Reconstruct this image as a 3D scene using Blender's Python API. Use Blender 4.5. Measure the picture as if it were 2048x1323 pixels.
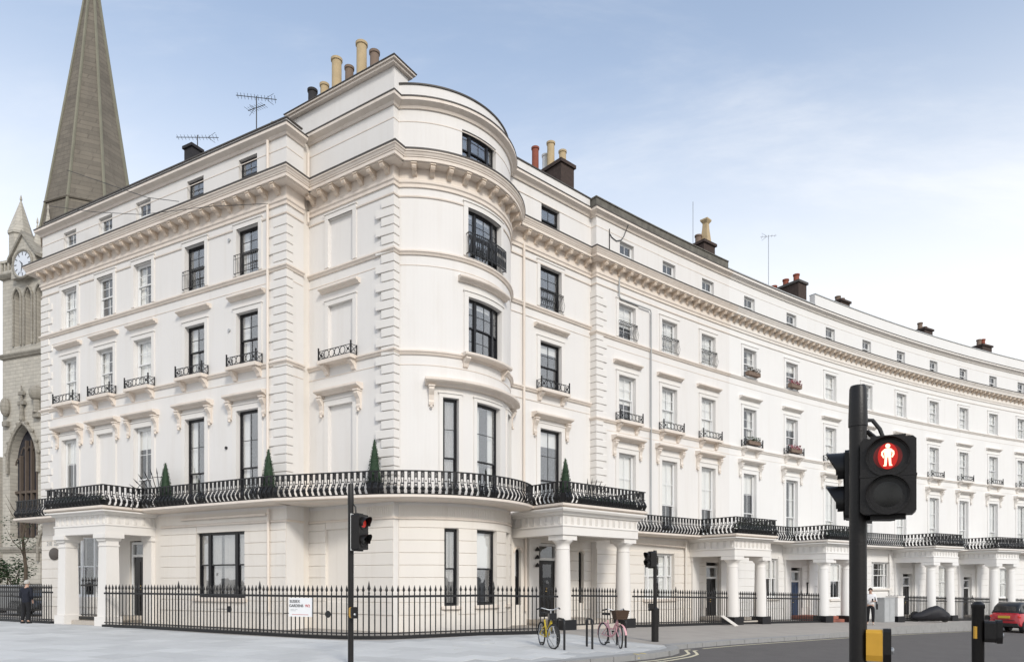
import bpy, bmesh, math, random
from math import sin, cos, pi, radians, atan2, sqrt, hypot
from mathutils import Matrix, Vector
random.seed(7)
for o in list(bpy.data.objects): bpy.data.objects.remove(o)
sc = bpy.context.scene
COL = sc.collection
# ------------------------------------------------------------------ camera
cam = bpy.data.cameras.new('camera'); camo = bpy.data.objects.new('camera', cam); COL.objects.link(camo)
cam.sensor_width = 36; cam.lens = 24.0; cam.shift_y = 0.2434
cam.clip_start = 0.1; cam.clip_end = 3000
camo.location = (0, 0, 1.7); camo.rotation_euler = (radians(90), 0, 0)
sc.camera = camo
# ------------------------------------------------------------------ sky
SUN_EL, SUN_AZ = 33.0, 157.0     # azimuth clockwise from +Y (the view direction)
world = bpy.data.worlds.new('World'); sc.world = world; world.use_nodes = True
nt = world.node_tree; nt.nodes.clear()
def N(t, **kw):
    n = nt.nodes.new(t)
    for k, v in kw.items():
        if k in n.inputs: n.inputs[k].default_value = v
        else: setattr(n, k, v)
    return n
def LK(a, b): nt.links.new(a, b)
out = N('ShaderNodeOutputWorld'); bg = N('ShaderNodeBackground', Strength=0.12); LK(bg.outputs[0], out.inputs[0])
sky = N('ShaderNodeTexSky', sky_type='NISHITA', sun_disc=False, sun_elevation=radians(SUN_EL), sun_rotation=radians(SUN_AZ),
        air_density=1.0, dust_density=0.6, ozone_density=1.2, altitude=50)
tc = N('ShaderNodeTexCoord'); sep = N('ShaderNodeSeparateXYZ'); LK(tc.outputs['Generated'], sep.inputs[0])
zz = N('ShaderNodeMath', operation='ADD'); LK(sep.outputs['Z'], zz.inputs[0]); zz.inputs[1].default_value = 0.16
zz.use_clamp = False
zm = N('ShaderNodeMath', operation='MAXIMUM'); LK(zz.outputs[0], zm.inputs[0]); zm.inputs[1].default_value = 0.06
dx = N('ShaderNodeMath', operation='DIVIDE'); LK(sep.outputs['X'], dx.inputs[0]); LK(zm.outputs[0], dx.inputs[1])
dy = N('ShaderNodeMath', operation='DIVIDE'); LK(sep.outputs['Y'], dy.inputs[0]); LK(zm.outputs[0], dy.inputs[1])
cmb = N('ShaderNodeCombineXYZ'); LK(dx.outputs[0], cmb.inputs[0]); LK(dy.outputs[0], cmb.inputs[1])
mp = N('ShaderNodeMapping'); LK(cmb.outputs[0], mp.inputs[0])
mp.inputs['Rotation'].default_value = (0, 0, radians(-38)); mp.inputs['Scale'].default_value = (0.55, 1.7, 1); mp.inputs['Location'].default_value = (3.6, 1.3, 0)
nz = N('ShaderNodeTexNoise', Scale=1.15, Detail=9.0, Roughness=0.62, Distortion=0.55); LK(mp.outputs[0], nz.inputs['Vector'])
rmp = N('ShaderNodeMapRange', interpolation_type='SMOOTHSTEP'); LK(nz.outputs['Fac'], rmp.inputs['Value'])
rmp.inputs['From Min'].default_value = 0.42; rmp.inputs['From Max'].default_value = 0.78
rmp.inputs['To Min'].default_value = 0.0; rmp.inputs['To Max'].default_value = 0.62
hz = N('ShaderNodeMapRange', interpolation_type='SMOOTHSTEP'); LK(sep.outputs['Z'], hz.inputs['Value'])
hz.inputs['From Min'].default_value = 0.25; hz.inputs['From Max'].default_value = 0.65
hz.inputs['To Min'].default_value = 0.95; hz.inputs['To Max'].default_value = 0.16
ad = N('ShaderNodeMath', operation='MAXIMUM'); LK(rmp.outputs[0], ad.inputs[0]); LK(hz.outputs[0], ad.inputs[1])
# 1-(1-a)(1-b)
i1 = N('ShaderNodeMath', operation='SUBTRACT'); i1.inputs[0].default_value = 1; LK(rmp.outputs[0], i1.inputs[1])
i2 = N('ShaderNodeMath', operation='SUBTRACT'); i2.inputs[0].default_value = 1; LK(hz.outputs[0], i2.inputs[1])
im = N('ShaderNodeMath', operation='MULTIPLY'); LK(i1.outputs[0], im.inputs[0]); LK(i2.outputs[0], im.inputs[1])
i3 = N('ShaderNodeMath', operation='SUBTRACT'); i3.inputs[0].default_value = 1; LK(im.outputs[0], i3.inputs[1])
mx = N('ShaderNodeMix', data_type='RGBA'); LK(i3.outputs[0], mx.inputs['Factor'])
tint = N('ShaderNodeMix', data_type='RGBA', blend_type='MULTIPLY'); tint.inputs['Factor'].default_value = 1.0
LK(sky.outputs[0], tint.inputs['A']); tint.inputs['B'].default_value = (1.52, 1.50, 1.42, 1)
LK(tint.outputs['Result'], mx.inputs['A']); mx.inputs['B'].default_value = (6.6, 6.6, 6.6, 1)
LK(mx.outputs['Result'], bg.inputs['Color'])
# ------------------------------------------------------------------ sun (thin cloud: soft)
sun = bpy.data.lights.new('sun', 'SUN'); sun.energy = 1.5; sun.angle = radians(11); sun.color = (1.0, 0.95, 0.87)
suno = bpy.data.objects.new('sun', sun); COL.objects.link(suno)
sd = Vector((sin(radians(SUN_AZ))*cos(radians(SUN_EL)), cos(radians(SUN_AZ))*cos(radians(SUN_EL)), sin(radians(SUN_EL))))
suno.rotation_euler = sd.to_track_quat('Z', 'Y').to_euler()
sc.view_settings.view_transform = 'Standard'; sc.view_settings.look = 'None'
sc.view_settings.gamma = 1; sc.view_settings.exposure = 0.52; sc.view_settings.use_curve_mapping = False

# ------------------------------------------------------------------ materials
MATS = {}
def mat(name, col, rough=0.7, var=0.06, nscale=3.0, bump=0.0, bscale=40.0, metal=0.0, spec=0.4, streak=0.0, streakcol=None, coat=0.0, emit=None, es=0.0):
    m = bpy.data.materials.new(name); m.use_nodes = True; t = m.node_tree; b = t.nodes['Principled BSDF']
    b.inputs['Roughness'].default_value = rough; b.inputs['Metallic'].default_value = metal
    b.inputs['Specular IOR Level'].default_value = spec; b.inputs['Coat Weight'].default_value = coat
    g = t.nodes.new('ShaderNodeNewGeometry')
    n = t.nodes.new('ShaderNodeTexNoise'); n.inputs['Scale'].default_value = nscale; n.inputs['Detail'].default_value = 6; n.inputs['Roughness'].default_value = .6
    t.links.new(g.outputs['Position'], n.inputs['Vector'])
    r = t.nodes.new('ShaderNodeMix'); r.data_type = 'RGBA'
    r.inputs['A'].default_value = tuple(max(0, c*(1-var)) for c in col)+(1,); r.inputs['B'].default_value = tuple(min(1, c*(1+var)) for c in col)+(1,)
    t.links.new(n.outputs['Fac'], r.inputs['Factor']); last = r.outputs['Result']
    if streak > 0:
        mpn = t.nodes.new('ShaderNodeMapping'); t.links.new(g.outputs['Position'], mpn.inputs[0]); mpn.inputs['Scale'].default_value = (2.6, 2.6, 0.22)
        n2 = t.nodes.new('ShaderNodeTexNoise'); n2.inputs['Scale'].default_value = 1.0; n2.inputs['Detail'].default_value = 7; n2.inputs['Roughness'].default_value = .65
        t.links.new(mpn.outputs[0], n2.inputs['Vector'])
        mr = t.nodes.new('ShaderNodeMapRange'); mr.inputs['From Min'].default_value = .5; mr.inputs['From Max'].default_value = .82; mr.inputs['To Max'].default_value = streak
        t.links.new(n2.outputs['Fac'], mr.inputs['Value'])
        r2 = t.nodes.new('ShaderNodeMix'); r2.data_type = 'RGBA'; t.links.new(mr.outputs[0], r2.inputs['Factor']); t.links.new(last, r2.inputs['A'])
        r2.inputs['B'].default_value = (streakcol or tuple(c*.6 for c in col))+(1,); last = r2.outputs['Result']
    t.links.new(last, b.inputs['Base Color'])
    if bump > 0:
        n3 = t.nodes.new('ShaderNodeTexNoise'); n3.inputs['Scale'].default_value = bscale; n3.inputs['Detail'].default_value = 4
        t.links.new(g.outputs['Position'], n3.inputs['Vector'])
        bp = t.nodes.new('ShaderNodeBump'); bp.inputs['Strength'].default_value = bump; bp.inputs['Distance'].default_value = .02
        t.links.new(n3.outputs['Fac'], bp.inputs['Height']); t.links.new(bp.outputs[0], b.inputs['Normal'])
    if emit: b.inputs['Emission Color'].default_value = emit+(1,); b.inputs['Emission Strength'].default_value = es
    MATS[name] = m; return m
mat('stucco', (.76, .735, .705), .75, .03, .7, .05, 25, streak=.30, streakcol=(.60, .545, .475))
mat('stucco_low', (.76, .715, .655), .75, .035, .7, .05, 25, streak=.36, streakcol=(.57, .50, .42))
mat('stucco_white', (.80, .785, .76), .75, .03, .7, .05, 25, streak=.22, streakcol=(.64, .60, .54))
mat('trim', (.76, .68, .60), .7, .05, 2.0, .05, 30, streak=.4, streakcol=(.50, .40, .31))
mat('trim_white', (.79, .745, .69), .7, .04, 2.0, .05, 30, streak=.25, streakcol=(.56, .48, .39))
mat('modillion', (.74, .63, .52), .75, .12, 5, .1, 30, streak=.5, streakcol=(.42, .29, .18))
mat('stucco_trim', (.77, .74, .70), .75, .03, .7, .05, 25, streak=.16, streakcol=(.58, .52, .45))
mat('lead', (.075, .066, .058), .55, .25, 6)
mat('zinc', (.42, .43, .43), .5, .15, 4)
mat('moss', (.15, .14, .12), .95, .75, 3.5, .6, 10)
mat('roof', (.12, .12, .125), .8, .2, 3)
mat('iron', (.013, .013, .014), .42, .3, 20, .15, 60)
mat('black_paint', (.012, .012, .014), .3, .2, 10)
mat('white_paint', (.76, .76, .75), .4, .03, 6)
mat('door', (.014, .013, .013), .25, .2, 10)
mat('door_blue', (.03, .055, .12), .25, .2, 10)
mat('blind', (.82, .80, .76), .8, .03, 4)
mat('curtain', (.80, .79, .76), .9, .1, 14)
mat('curtain_grey', (.38, .36, .34), .9, .12, 14)
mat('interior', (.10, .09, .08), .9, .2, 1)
mat('brass', (.55, .40, .18), .3, .1, 10, metal=1)
mat('paving', (.575, .575, .56), .8, .14, .9, .15, 30)
def objrand(name, amt):
    t = MATS[name].node_tree; b = t.nodes['Principled BSDF']; old = b.inputs['Base Color'].links[0].from_socket
    oi = t.nodes.new('ShaderNodeObjectInfo'); mr = t.nodes.new('ShaderNodeMapRange'); mr.inputs['To Min'].default_value = 1-amt; mr.inputs['To Max'].default_value = 1+amt*.4; t.links.new(oi.outputs['Random'], mr.inputs['Value'])
    mx_ = t.nodes.new('ShaderNodeMix'); mx_.data_type = 'RGBA'; mx_.blend_type = 'MULTIPLY'; mx_.inputs['Factor'].default_value = 1; t.links.new(old, mx_.inputs['A']); t.links.new(mr.outputs[0], mx_.inputs['B']); t.links.new(mx_.outputs['Result'], b.inputs['Base Color'])
objrand('paving', .13)
mat('paving_joint', (.44, .44, .43), .9, .15, 6)
mat('paving_old', (.36, .33, .295), .9, .22, 1.2, .2, 22, streak=.0)
mat('kerb', (.30, .295, .285), .85, .2, 5, .2, 30)
mat('asphalt', (.112, .103, .097), .9, .22, 1.4, .5, 70)
mat('ground', (.14, .135, .125), .95, .2, .3)
mat('line_cream', (.62, .56, .40), .8, .15, 20)
mat('line_yellow', (.62, .48, .14), .8, .2, 20)
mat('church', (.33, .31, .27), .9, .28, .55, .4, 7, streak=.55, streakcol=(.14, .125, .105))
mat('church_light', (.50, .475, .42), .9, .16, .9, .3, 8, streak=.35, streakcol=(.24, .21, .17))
mat('spire', (.185, .165, .135), .9, .35, .35, .4, 6, streak=.6, streakcol=(.10, .088, .075))
mat('spire_rib', (.22, .21, .16), .9, .25, .8, .2, 8)
mat('church_recess', (.115, .09, .072), .9, .25, 1.5)
mat('church_glass', (.035, .035, .045), .3, .4, 3)
mat('clock_face', (.70, .74, .80), .4, .08, 4)
mat('brick', (.060, .042, .035), .9, .5, 9, .6, 16)
mat('pot_buff', (.48, .37, .22), .85, .18, 5, .1, 30)
mat('pot_brown', (.20, .145, .11), .85, .3, 5, .1, 30)
mat('pot_black', (.03, .028, .03), .8, .3, 5)
mat('pot_red', (.26, .075, .045), .8, .2, 5)
mat('steel', (.45, .46, .47), .4, .1, 10, metal=.8)
mat('leaf', (.022, .050, .022), .7, .5, 30)
mat('leaf2', (.035, .065, .025), .7, .5, 12)
mat('twig', (.09, .07, .05), .9, .3, 6)
mat('planter', (.016, .016, .018), .5, .2, 10)
mat('signal_black', (.010, .0085, .008), .42, .2, 12, .1, 80)
mat('signal_white', (.62, .62, .60), .5, .08, 12)
mat('signal_yellow', (.62, .34, .04), .5, .12, 12)
mat('signal_red', (.22, .004, .002), .3, 0, 5, emit=(1.0, .02, .008), es=.30)
mat('signal_man', (.9, .5, .35), .4, 0, 5, emit=(1.0, .52, .34), es=1.6)
mat('signal_deep', (.10, .003, .002), .3, 0, 5, emit=(1.0, .02, .008), es=.035)
mat('signal_dull', (.35, .02, .015), .3, .1, 5, emit=(1, .06, .04), es=.16)
mat('lens_dark', (.012, .012, .011), .22, .3, 20)
mat('sign_white', (.80, .80, .80), .4, .02, 5)
mat('sign_black', (.03, .03, .035), .5, .1, 5)
mat('sign_red', (.50, .05, .05), .5, .1, 5)
mat('plaque', (.085, .07, .06), .5, .3, 9)
mat('bike_yellow', (.58, .42, .02), .35, .1, 9)
mat('bike_pink', (.66, .36, .38), .4, .1, 9)
mat('bike_grey', (.42, .42, .43), .4, .1, 9)
mat('rubber', (.02, .02, .02), .8, .2, 10)
mat('wicker', (.075, .045, .03), .85, .4, 40, .5, 60)
mat('car_red', (.42, .018, .03), .25, .05, 3, coat=.8)
mat('car_black', (.012, .012, .014), .3, .1, 3, coat=.4)
mat('car_dark', (.010, .010, .012), .15, .1, 3, coat=1.0)
mat('car_silver', (.55, .56, .58), .3, .05, 5, metal=.5)
mat('plate', (.60, .42, .05), .4, .05, 5)
mat('skin', (.50, .32, .24), .6, .05, 8)
mat('navy', (.011, .013, .022), .85, .25, 8, .2, 20)
mat('dark_cloth', (.012, .012, .014), .9, .25, 8, .2, 20)
mat('white_cloth', (.78, .78, .79), .85, .04, 8, .2, 20)
mat('cap', (.45, .43, .40), .9, .1, 8)
mat('hair', (.035, .022, .015), .8, .3, 30)
mat('shoe_light', (.6, .57, .53), .7, .1, 8)
mat('tarp', (.018, .018, .022), .6, .3, 5, .5, 8)
mat('step_stone', (.50, .45, .39), .85, .2, 4, .2, 25)
mat('step_red', (.35, .13, .09), .85, .2, 4)
mat('pink_flower', (.35, .10, .12), .8, .4, 20)
mat('cable', (.05, .05, .05), .7, .1, 5)
mat('board', (.66, .62, .56), .7, .05, 5)
def glassmat(name, base):
    m = bpy.data.materials.new(name); m.use_nodes = True; t = m.node_tree; t.nodes.clear()
    o = t.nodes.new('ShaderNodeOutputMaterial'); mxs = t.nodes.new('ShaderNodeMixShader')
    tr = t.nodes.new('ShaderNodeBsdfTransparent'); tr.inputs[0].default_value = (.985, .99, .99, 1)
    gl = t.nodes.new('ShaderNodeBsdfGlossy'); gl.inputs['Roughness'].default_value = .015; gl.inputs['Color'].default_value = (.93, .95, .98, 1)
    lw = t.nodes.new('ShaderNodeLayerWeight'); lw.inputs['Blend'].default_value = .5
    pw = t.nodes.new('ShaderNodeMath'); pw.operation = 'POWER'; t.links.new(lw.outputs['Facing'], pw.inputs[0]); pw.inputs[1].default_value = 5
    fr = t.nodes.new('ShaderNodeMapRange'); t.links.new(pw.outputs[0], fr.inputs['Value']); fr.inputs['To Min'].default_value = base; fr.inputs['To Max'].default_value = 1
    g = t.nodes.new('ShaderNodeNewGeometry'); n = t.nodes.new('ShaderNodeTexNoise'); n.inputs['Scale'].default_value = 1.7; n.inputs['Detail'].default_value = 1
    t.links.new(g.outputs['Position'], n.inputs['Vector'])
    bp = t.nodes.new('ShaderNodeBump'); bp.inputs['Strength'].default_value = .12; bp.inputs['Distance'].default_value = .06
    t.links.new(n.outputs['Fac'], bp.inputs['Height']); t.links.new(bp.outputs[0], gl.inputs['Normal'])
    t.links.new(fr.outputs[0], mxs.inputs[0]); t.links.new(tr.outputs[0], mxs.inputs[1]); t.links.new(gl.outputs[0], mxs.inputs[2]); t.links.new(mxs.outputs[0], o.inputs[0])
    MATS[name] = m
glassmat('glass', .09); glassmat('glass_dark', .17)
def blocks(name, c1, c2, cm, sx, sz):
    m = MATS[name]; t = m.node_tree; b = t.nodes['Principled BSDF']; old = b.inputs['Base Color'].links[0].from_socket
    g = t.nodes.new('ShaderNodeNewGeometry'); sp = t.nodes.new('ShaderNodeSeparateXYZ'); t.links.new(g.outputs['Position'], sp.inputs[0])
    a = t.nodes.new('ShaderNodeMath'); a.operation = 'SUBTRACT'; t.links.new(sp.outputs['X'], a.inputs[0]); t.links.new(sp.outputs['Y'], a.inputs[1])
    cb = t.nodes.new('ShaderNodeCombineXYZ'); t.links.new(a.outputs[0], cb.inputs[0]); t.links.new(sp.outputs['Z'], cb.inputs[1])
    br = t.nodes.new('ShaderNodeTexBrick'); br.inputs['Scale'].default_value = 1.0; br.inputs['Brick Width'].default_value = sx; br.inputs['Row Height'].default_value = sz; br.inputs['Mortar Size'].default_value = .025; br.inputs['Mortar Smooth'].default_value = .4
    br.inputs['Color1'].default_value = c1; br.inputs['Color2'].default_value = c2; br.inputs['Mortar'].default_value = cm; t.links.new(cb.outputs[0], br.inputs['Vector'])
    mx_ = t.nodes.new('ShaderNodeMix'); mx_.data_type = 'RGBA'; mx_.blend_type = 'MULTIPLY'; mx_.inputs['Factor'].default_value = 1; t.links.new(old, mx_.inputs['A']); t.links.new(br.outputs['Color'], mx_.inputs['B']); t.links.new(mx_.outputs['Result'], b.inputs['Base Color'])
    bp = t.nodes.new('ShaderNodeBump'); bp.inputs['Strength'].default_value = .5; bp.inputs['Distance'].default_value = .05; t.links.new(br.outputs['Fac'], bp.inputs['Height']); bp.invert = True; t.links.new(bp.outputs[0], b.inputs['Normal'])
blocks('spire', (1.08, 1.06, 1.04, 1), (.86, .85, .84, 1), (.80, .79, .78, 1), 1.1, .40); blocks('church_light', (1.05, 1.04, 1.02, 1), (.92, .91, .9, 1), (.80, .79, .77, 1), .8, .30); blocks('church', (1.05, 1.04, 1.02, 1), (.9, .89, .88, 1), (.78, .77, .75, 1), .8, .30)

# ------------------------------------------------------------------ mesh helpers
WL = {}           # world location of Empties and top-level meshes
class MB:
    def __init__(s, f=None): s.v = []; s.f = []; s.map = f
    def add(s, vs, fs):
        b = len(s.v)
        if s.map: vs = [s.map(*p) for p in vs]
        s.v += [tuple(p) for p in vs]; s.f += [tuple(b+i for i in q) for q in fs]; return s
    def box(s, x0, x1, y0, y1, z0, z1, nx=1):
        vs = []; fs = []
        for i in range(nx+1):
            x = x0+(x1-x0)*i/nx; vs += [(x, y0, z0), (x, y1, z0), (x, y1, z1), (x, y0, z1)]
        for i in range(nx):
            a = 4*i; b = a+4
            for k in range(4): fs.append((a+k, a+(k+1) % 4, b+(k+1) % 4, b+k))
        fs.append((3, 2, 1, 0)); e = 4*nx; fs.append((e, e+1, e+2, e+3)); return s.add(vs, fs)
    def prism(s, poly, axis, a, b):     # polygon in the two other axes extruded a..b
        n = len(poly)
        def P(p, t):
            return (t, p[0], p[1]) if axis == 'x' else ((p[0], t, p[1]) if axis == 'y' else (p[0], p[1], t))
        vs = [P(p, a) for p in poly]+[P(p, b) for p in poly]
        fs = [tuple(range(n))[::-1], tuple(range(n, 2*n))]+[(i, (i+1) % n, n+(i+1) % n, n+i) for i in range(n)]
        return s.add(vs, fs)
    def lathe(s, prof, n=16, c=(0, 0, 0), cap=True):
        vs = []; fs = []
        for (r, z) in prof:
            for k in range(n): a = 2*pi*k/n; vs.append((c[0]+r*cos(a), c[1]+r*sin(a), c[2]+z))
        for i in range(len(prof)-1):
            for k in range(n): fs.append((i*n+k, i*n+(k+1) % n, (i+1)*n+(k+1) % n, (i+1)*n+k))
        if cap:
            fs.append(tuple(range(n))[::-1]); m = (len(prof)-1)*n; fs.append(tuple(range(m, m+n)))
        return s.add(vs, fs)
    def tube(s, pts, r, n=6, closed=False):
        pts = [Vector(p) for p in pts]; m = len(pts); vs = []; fs = []
        rr = r if isinstance(r, (list, tuple)) else [r]*m
        up = None
        for i in range(m):
            if closed: t = pts[(i+1) % m]-pts[i-1]
            else: t = pts[min(i+1, m-1)]-pts[max(i-1, 0)]
            t.normalize()
            if up is None: up = Vector((0, 0, 1)) if abs(t.z) < .9 else Vector((1, 0, 0))
            a = t.cross(up)
            if a.length < 1e-4: a = t.cross(Vector((1, .3, 0)))
            a.normalize(); b = a.cross(t); up = b
            for k in range(n): q = 2*pi*k/n; vs.append(pts[i]+(a*cos(q)+b*sin(q))*rr[i])
        for i in range(m if closed else m-1):
            j = (i+1) % m
            for k in range(n): fs.append((i*n+k, i*n+(k+1) % n, j*n+(k+1) % n, j*n+k))
        if not closed: fs.append(tuple(range(n))[::-1]); fs.append(tuple(range((m-1)*n, m*n)))
        return s.add(vs, fs)
    def ball(s, c, r, n=10, m=7, sz=1.0):
        prof = [(max(1e-4, r*sin(pi*i/m)), -r*sz*cos(pi*i/m)) for i in range(m+1)]
        return s.lathe(prof, n, c)
    def sweep(s, pts, prof, closed_path=False):   # pts 2D left->right, prof closed polygon [(d,z)], outward = right of travel
        off = mitre(pts, closed_path); n = len(prof); m = len(pts); vs = []; fs = []
        for (p, o) in zip(pts, off):
            for (d, z) in prof: vs.append((p[0]+o[0]*d, p[1]+o[1]*d, z))
        for i in range(m if closed_path else m-1):
            j = (i+1) % m
            for k in range(n): fs.append((i*n+k, i*n+(k+1) % n, j*n+(k+1) % n, j*n+k))
        if not closed_path: fs.append(tuple(range(n))[::-1]); fs.append(tuple(range((m-1)*n, m*n)))
        return s.add(vs, fs)
    def mesh(s, name, m, smooth=False, org=(0, 0, 0)):
        me = bpy.data.meshes.new(name)
        me.from_pydata([(a-org[0], b-org[1], c-org[2]) for a, b, c in s.v], [], s.f)
        bm = bmesh.new(); bm.from_mesh(me); bmesh.ops.recalc_face_normals(bm, faces=bm.faces); bm.to_mesh(me); bm.free()
        me.materials.append(MATS[m] if isinstance(m, str) else m)
        if smooth:
            for p in me.polygons: p.use_smooth = True
            me.set_sharp_from_angle(angle=radians(38))
        return me
    def build(s, name, m, parent=None, smooth=False, org=None):
        if org is None: org = WL.get(parent.name, (0, 0, 0)) if parent else (0, 0, 0)
        return link(name, s.mesh(name, m, smooth, org), parent)
def link(name, me, parent=None, loc=(0, 0, 0), rz=0):
    o = bpy.data.objects.new(name, me); COL.objects.link(o); o.parent = parent; o.location = loc
    if rz: o.rotation_euler = (0, 0, rz)
    return o
def inst(name, me, parent, wloc, rz=0):         # shared mesh placed at a world location under an unrotated Empty
    b = WL[parent.name]; return link(name, me, parent, (wloc[0]-b[0], wloc[1]-b[1], wloc[2]-b[2]), rz)
def thing(name, label, cat, loc=(0, 0, 0), group=None, rz=0):
    o = bpy.data.objects.new(name, None); COL.objects.link(o); o.location = loc; o.empty_display_size = .3; WL[o.name] = tuple(loc)
    if rz: o.rotation_euler = (0, 0, rz)
    o['label'] = label; o['category'] = cat
    if group: o['group'] = group
    return o
def struct(o, label=None):
    o['kind'] = 'structure'
    if label: o['label'] = label
    return o
def mitre(pts, closed=False):
    m = len(pts); res = []
    def nrm(a, b):
        x, y = b[0]-a[0], b[1]-a[1]; l = hypot(x, y) or 1; return (y/l, -x/l)
    for i in range(m):
        if closed: n1 = nrm(pts[i-1], pts[i]); n2 = nrm(pts[i], pts[(i+1) % m])
        else:
            n1 = nrm(pts[i-1], pts[i]) if i > 0 else None; n2 = nrm(pts[i], pts[i+1]) if i < m-1 else None
            n1 = n1 or n2; n2 = n2 or n1
        k = 1+n1[0]*n2[0]+n1[1]*n2[1]; k = max(k, .15)
        res.append(((n1[0]+n2[0])/k, (n1[1]+n2[1])/k))
    return res
def offset(pts, d): return [(p[0]+o[0]*d, p[1]+o[1]*d) for p, o in zip(pts, mitre(pts))]
def walk(pts, sp, start=None):     # evenly spaced (x,y,rot) along a polyline
    L = [0]
    for a, b in zip(pts, pts[1:]): L.append(L[-1]+hypot(b[0]-a[0], b[1]-a[1]))
    n = max(1, round(L[-1]/sp)); res = []
    for k in range(n):
        t = (k+.5)*L[-1]/n; i = 0
        while i < len(L)-2 and L[i+1] < t: i += 1
        u = (t-L[i])/max(1e-6, L[i+1]-L[i]); a, b = pts[i], pts[i+1]
        res.append((a[0]+(b[0]-a[0])*u, a[1]+(b[1]-a[1])*u, atan2(b[1]-a[1], b[0]-a[0])))
    return res
class Straight:
    curved = False
    def __init__(s, O, ang): s.O = O; s.a = ang; s.t = (cos(ang), sin(ang)); s.n = (sin(ang), -cos(ang))
    def P(s, l, d=0): return (s.O[0]+s.t[0]*l+s.n[0]*d, s.O[1]+s.t[1]*l+s.n[1]*d)
    def rot(s, l): return s.a
    def pts(s, a, b, step=.5): return [s.P(a), s.P(b)]
class Arc:
    curved = True
    def __init__(s, c, R, a0): s.c = c; s.R = R; s.a0 = radians(a0)
    def ang(s, l): return s.a0+l/s.R
    def P(s, l, d=0): a = s.ang(l); return (s.c[0]+(s.R+d)*cos(a), s.c[1]+(s.R+d)*sin(a))
    def rot(s, l): return s.ang(l)+pi/2
    def lof(s, deg): return (radians(deg)-s.a0)*s.R
    def pts(s, a, b, step=.13): n = max(1, int(abs(b-a)/step+.99)); return [s.P(a+(b-a)*i/n) for i in range(n+1)]
class Row:
    curved = False
    k = radians(.345); h0 = radians(40.3)
    def rot(s, l): return s.h0-s.k*l
    def P(s, l, d=0):
        h = s.h0-s.k*l
        x = 3.55+(sin(s.h0)-sin(h))/s.k; y = 28.47+(cos(h)-cos(s.h0))/s.k
        return (x+sin(h)*(d-.55), y-cos(h)*(d-.55))
    def pts(s, a, b, step=1.4): n = max(1, int(abs(b-a)/step+.99)); return [s.P(a+(b-a)*i/n) for i in range(n+1)]
TL = atan2(-.533, 1)
SL = Straight((-21.127, 30.7195), TL)                       # left house front, l 0..15.1
SP = Straight((-3.8917, 22.440), TL-radians(4.5))                        # corner house flank, l -5..0
SB = Arc((-3.5, 26.1), 3.45, -94.3)                         # round bay
SR = Straight((.104, 26.5507), radians(41.696))             # corner house entrance front, l -.2..4.4
SW = Row()                                                  # the long terrace
def zg(x, y=0): return -.03*max(0, min(x, 60)+1)
def fmap(seg, org=(0, 0, 0)):
    def f(x, y, z): p = seg.P(x, -y); return (p[0], p[1], z)
    return f

# ------------------------------------------------------------------ ground, road, pavement
def sheet(name, poly, dz, m, zf=zg):
    mb = MB(); mb.add([(x, y, zf(x, y)+dz) for x, y in poly], [tuple(range(len(poly)))]); o = mb.build(name, m); return o
bm_g = MB(); xs = [-1500, -300, -60, -1, 20, 60, 300, 1500]; ys = [-1500, -200, -20, 40, 120, 400, 1500]
vs = [(x, y, zg(x)-.42) for y in ys for x in xs]; nxg = len(xs)
bm_g.add(vs, [(j*nxg+i, j*nxg+i+1, (j+1)*nxg+i+1, (j+1)*nxg+i) for j in range(len(ys)-1) for i in range(nxg-1)])
struct(bm_g.build('ground', 'ground'), 'ground under and around the street')
mbr = MB()
for a, b in ((-80, -1), (-1, 60), (60, 90)):
    mbr.add([(a, -40, zg(a)-.125), (b, -40, zg(b)-.125), (b, 72, zg(b)-.125), (a, 72, zg(a)-.125)], [(0, 1, 2, 3)])
struct(mbr.build('road', 'asphalt'), 'grey asphalt road running past the terrace')
KERB = [(-60, 7.0), (-6, 8.6), (-1, 12.55), (1.17, 14.84), (2.4, 16.05), (3.46, 17.1), (4.27, 18.15), (4.58, 18.75), (4.66, 19.3), (4.72, 19.75), (5.02, 20.05), (7.0, 22.0), (13.65, 27.6), (18.5, 31.3), (23.4, 34.8), (34, 41.3), (45, 47), (60, 54)]
PL = [p for p in KERB if p[0] <= -1]+[(-1, 62), (-60, 62)]
PR = [p for p in KERB if -1 <= p[0] <= 60]+[(60, 62), (-1, 62)]
mbp = MB()
for poly in (PL, PR):
    n = len(poly); mbp.add([(x, y, zg(x)) for x, y in poly], [tuple(range(n))])
pave = struct(mbp.build('pavement', 'paving_old'), 'worn grey paving in front of the terrace')
# new pale paving around the corner
LIGHT = [(-30, 9.2), (-6, 9.2), (-1, 13.0), (1.0, 15.15), (3.28, 17.4), (4.0, 18.3), (4.3, 18.85), (4.36, 19.5), (3.0, 21.1), (1.9, 22.9), (-1.2, 20.9), (-2.5, 19.95), (-3.6, 19.35), (-5.0, 19.4), (-8.0, 20.85), (-15.4, 25.6), (-19.5, 28.1), (-30, 33.8)]
def inside(p, poly):
    c = False; n = len(poly)
    for i in range(n):
        a, b = poly[i], poly[i-1]
        if (a[1] > p[1]) != (b[1] > p[1]) and p[0] < (b[0]-a[0])*(p[1]-a[1])/(b[1]-a[1])+a[0]: c = not c
    return c
lp = [p for p in LIGHT]
def clipx(poly, x0, keep_left):
    res = []
    for i in range(len(poly)):
        a, b = poly[i], poly[(i+1) % len(poly)]; ia = (a[0] <= x0) == keep_left or a[0] == x0; ib = (b[0] <= x0) == keep_left or b[0] == x0
        if ia: res.append(a)
        if ia != ib: t = (x0-a[0])/(b[0]-a[0]); res.append((x0, a[1]+(b[1]-a[1])*t))
    return res
mbl = MB()
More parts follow.
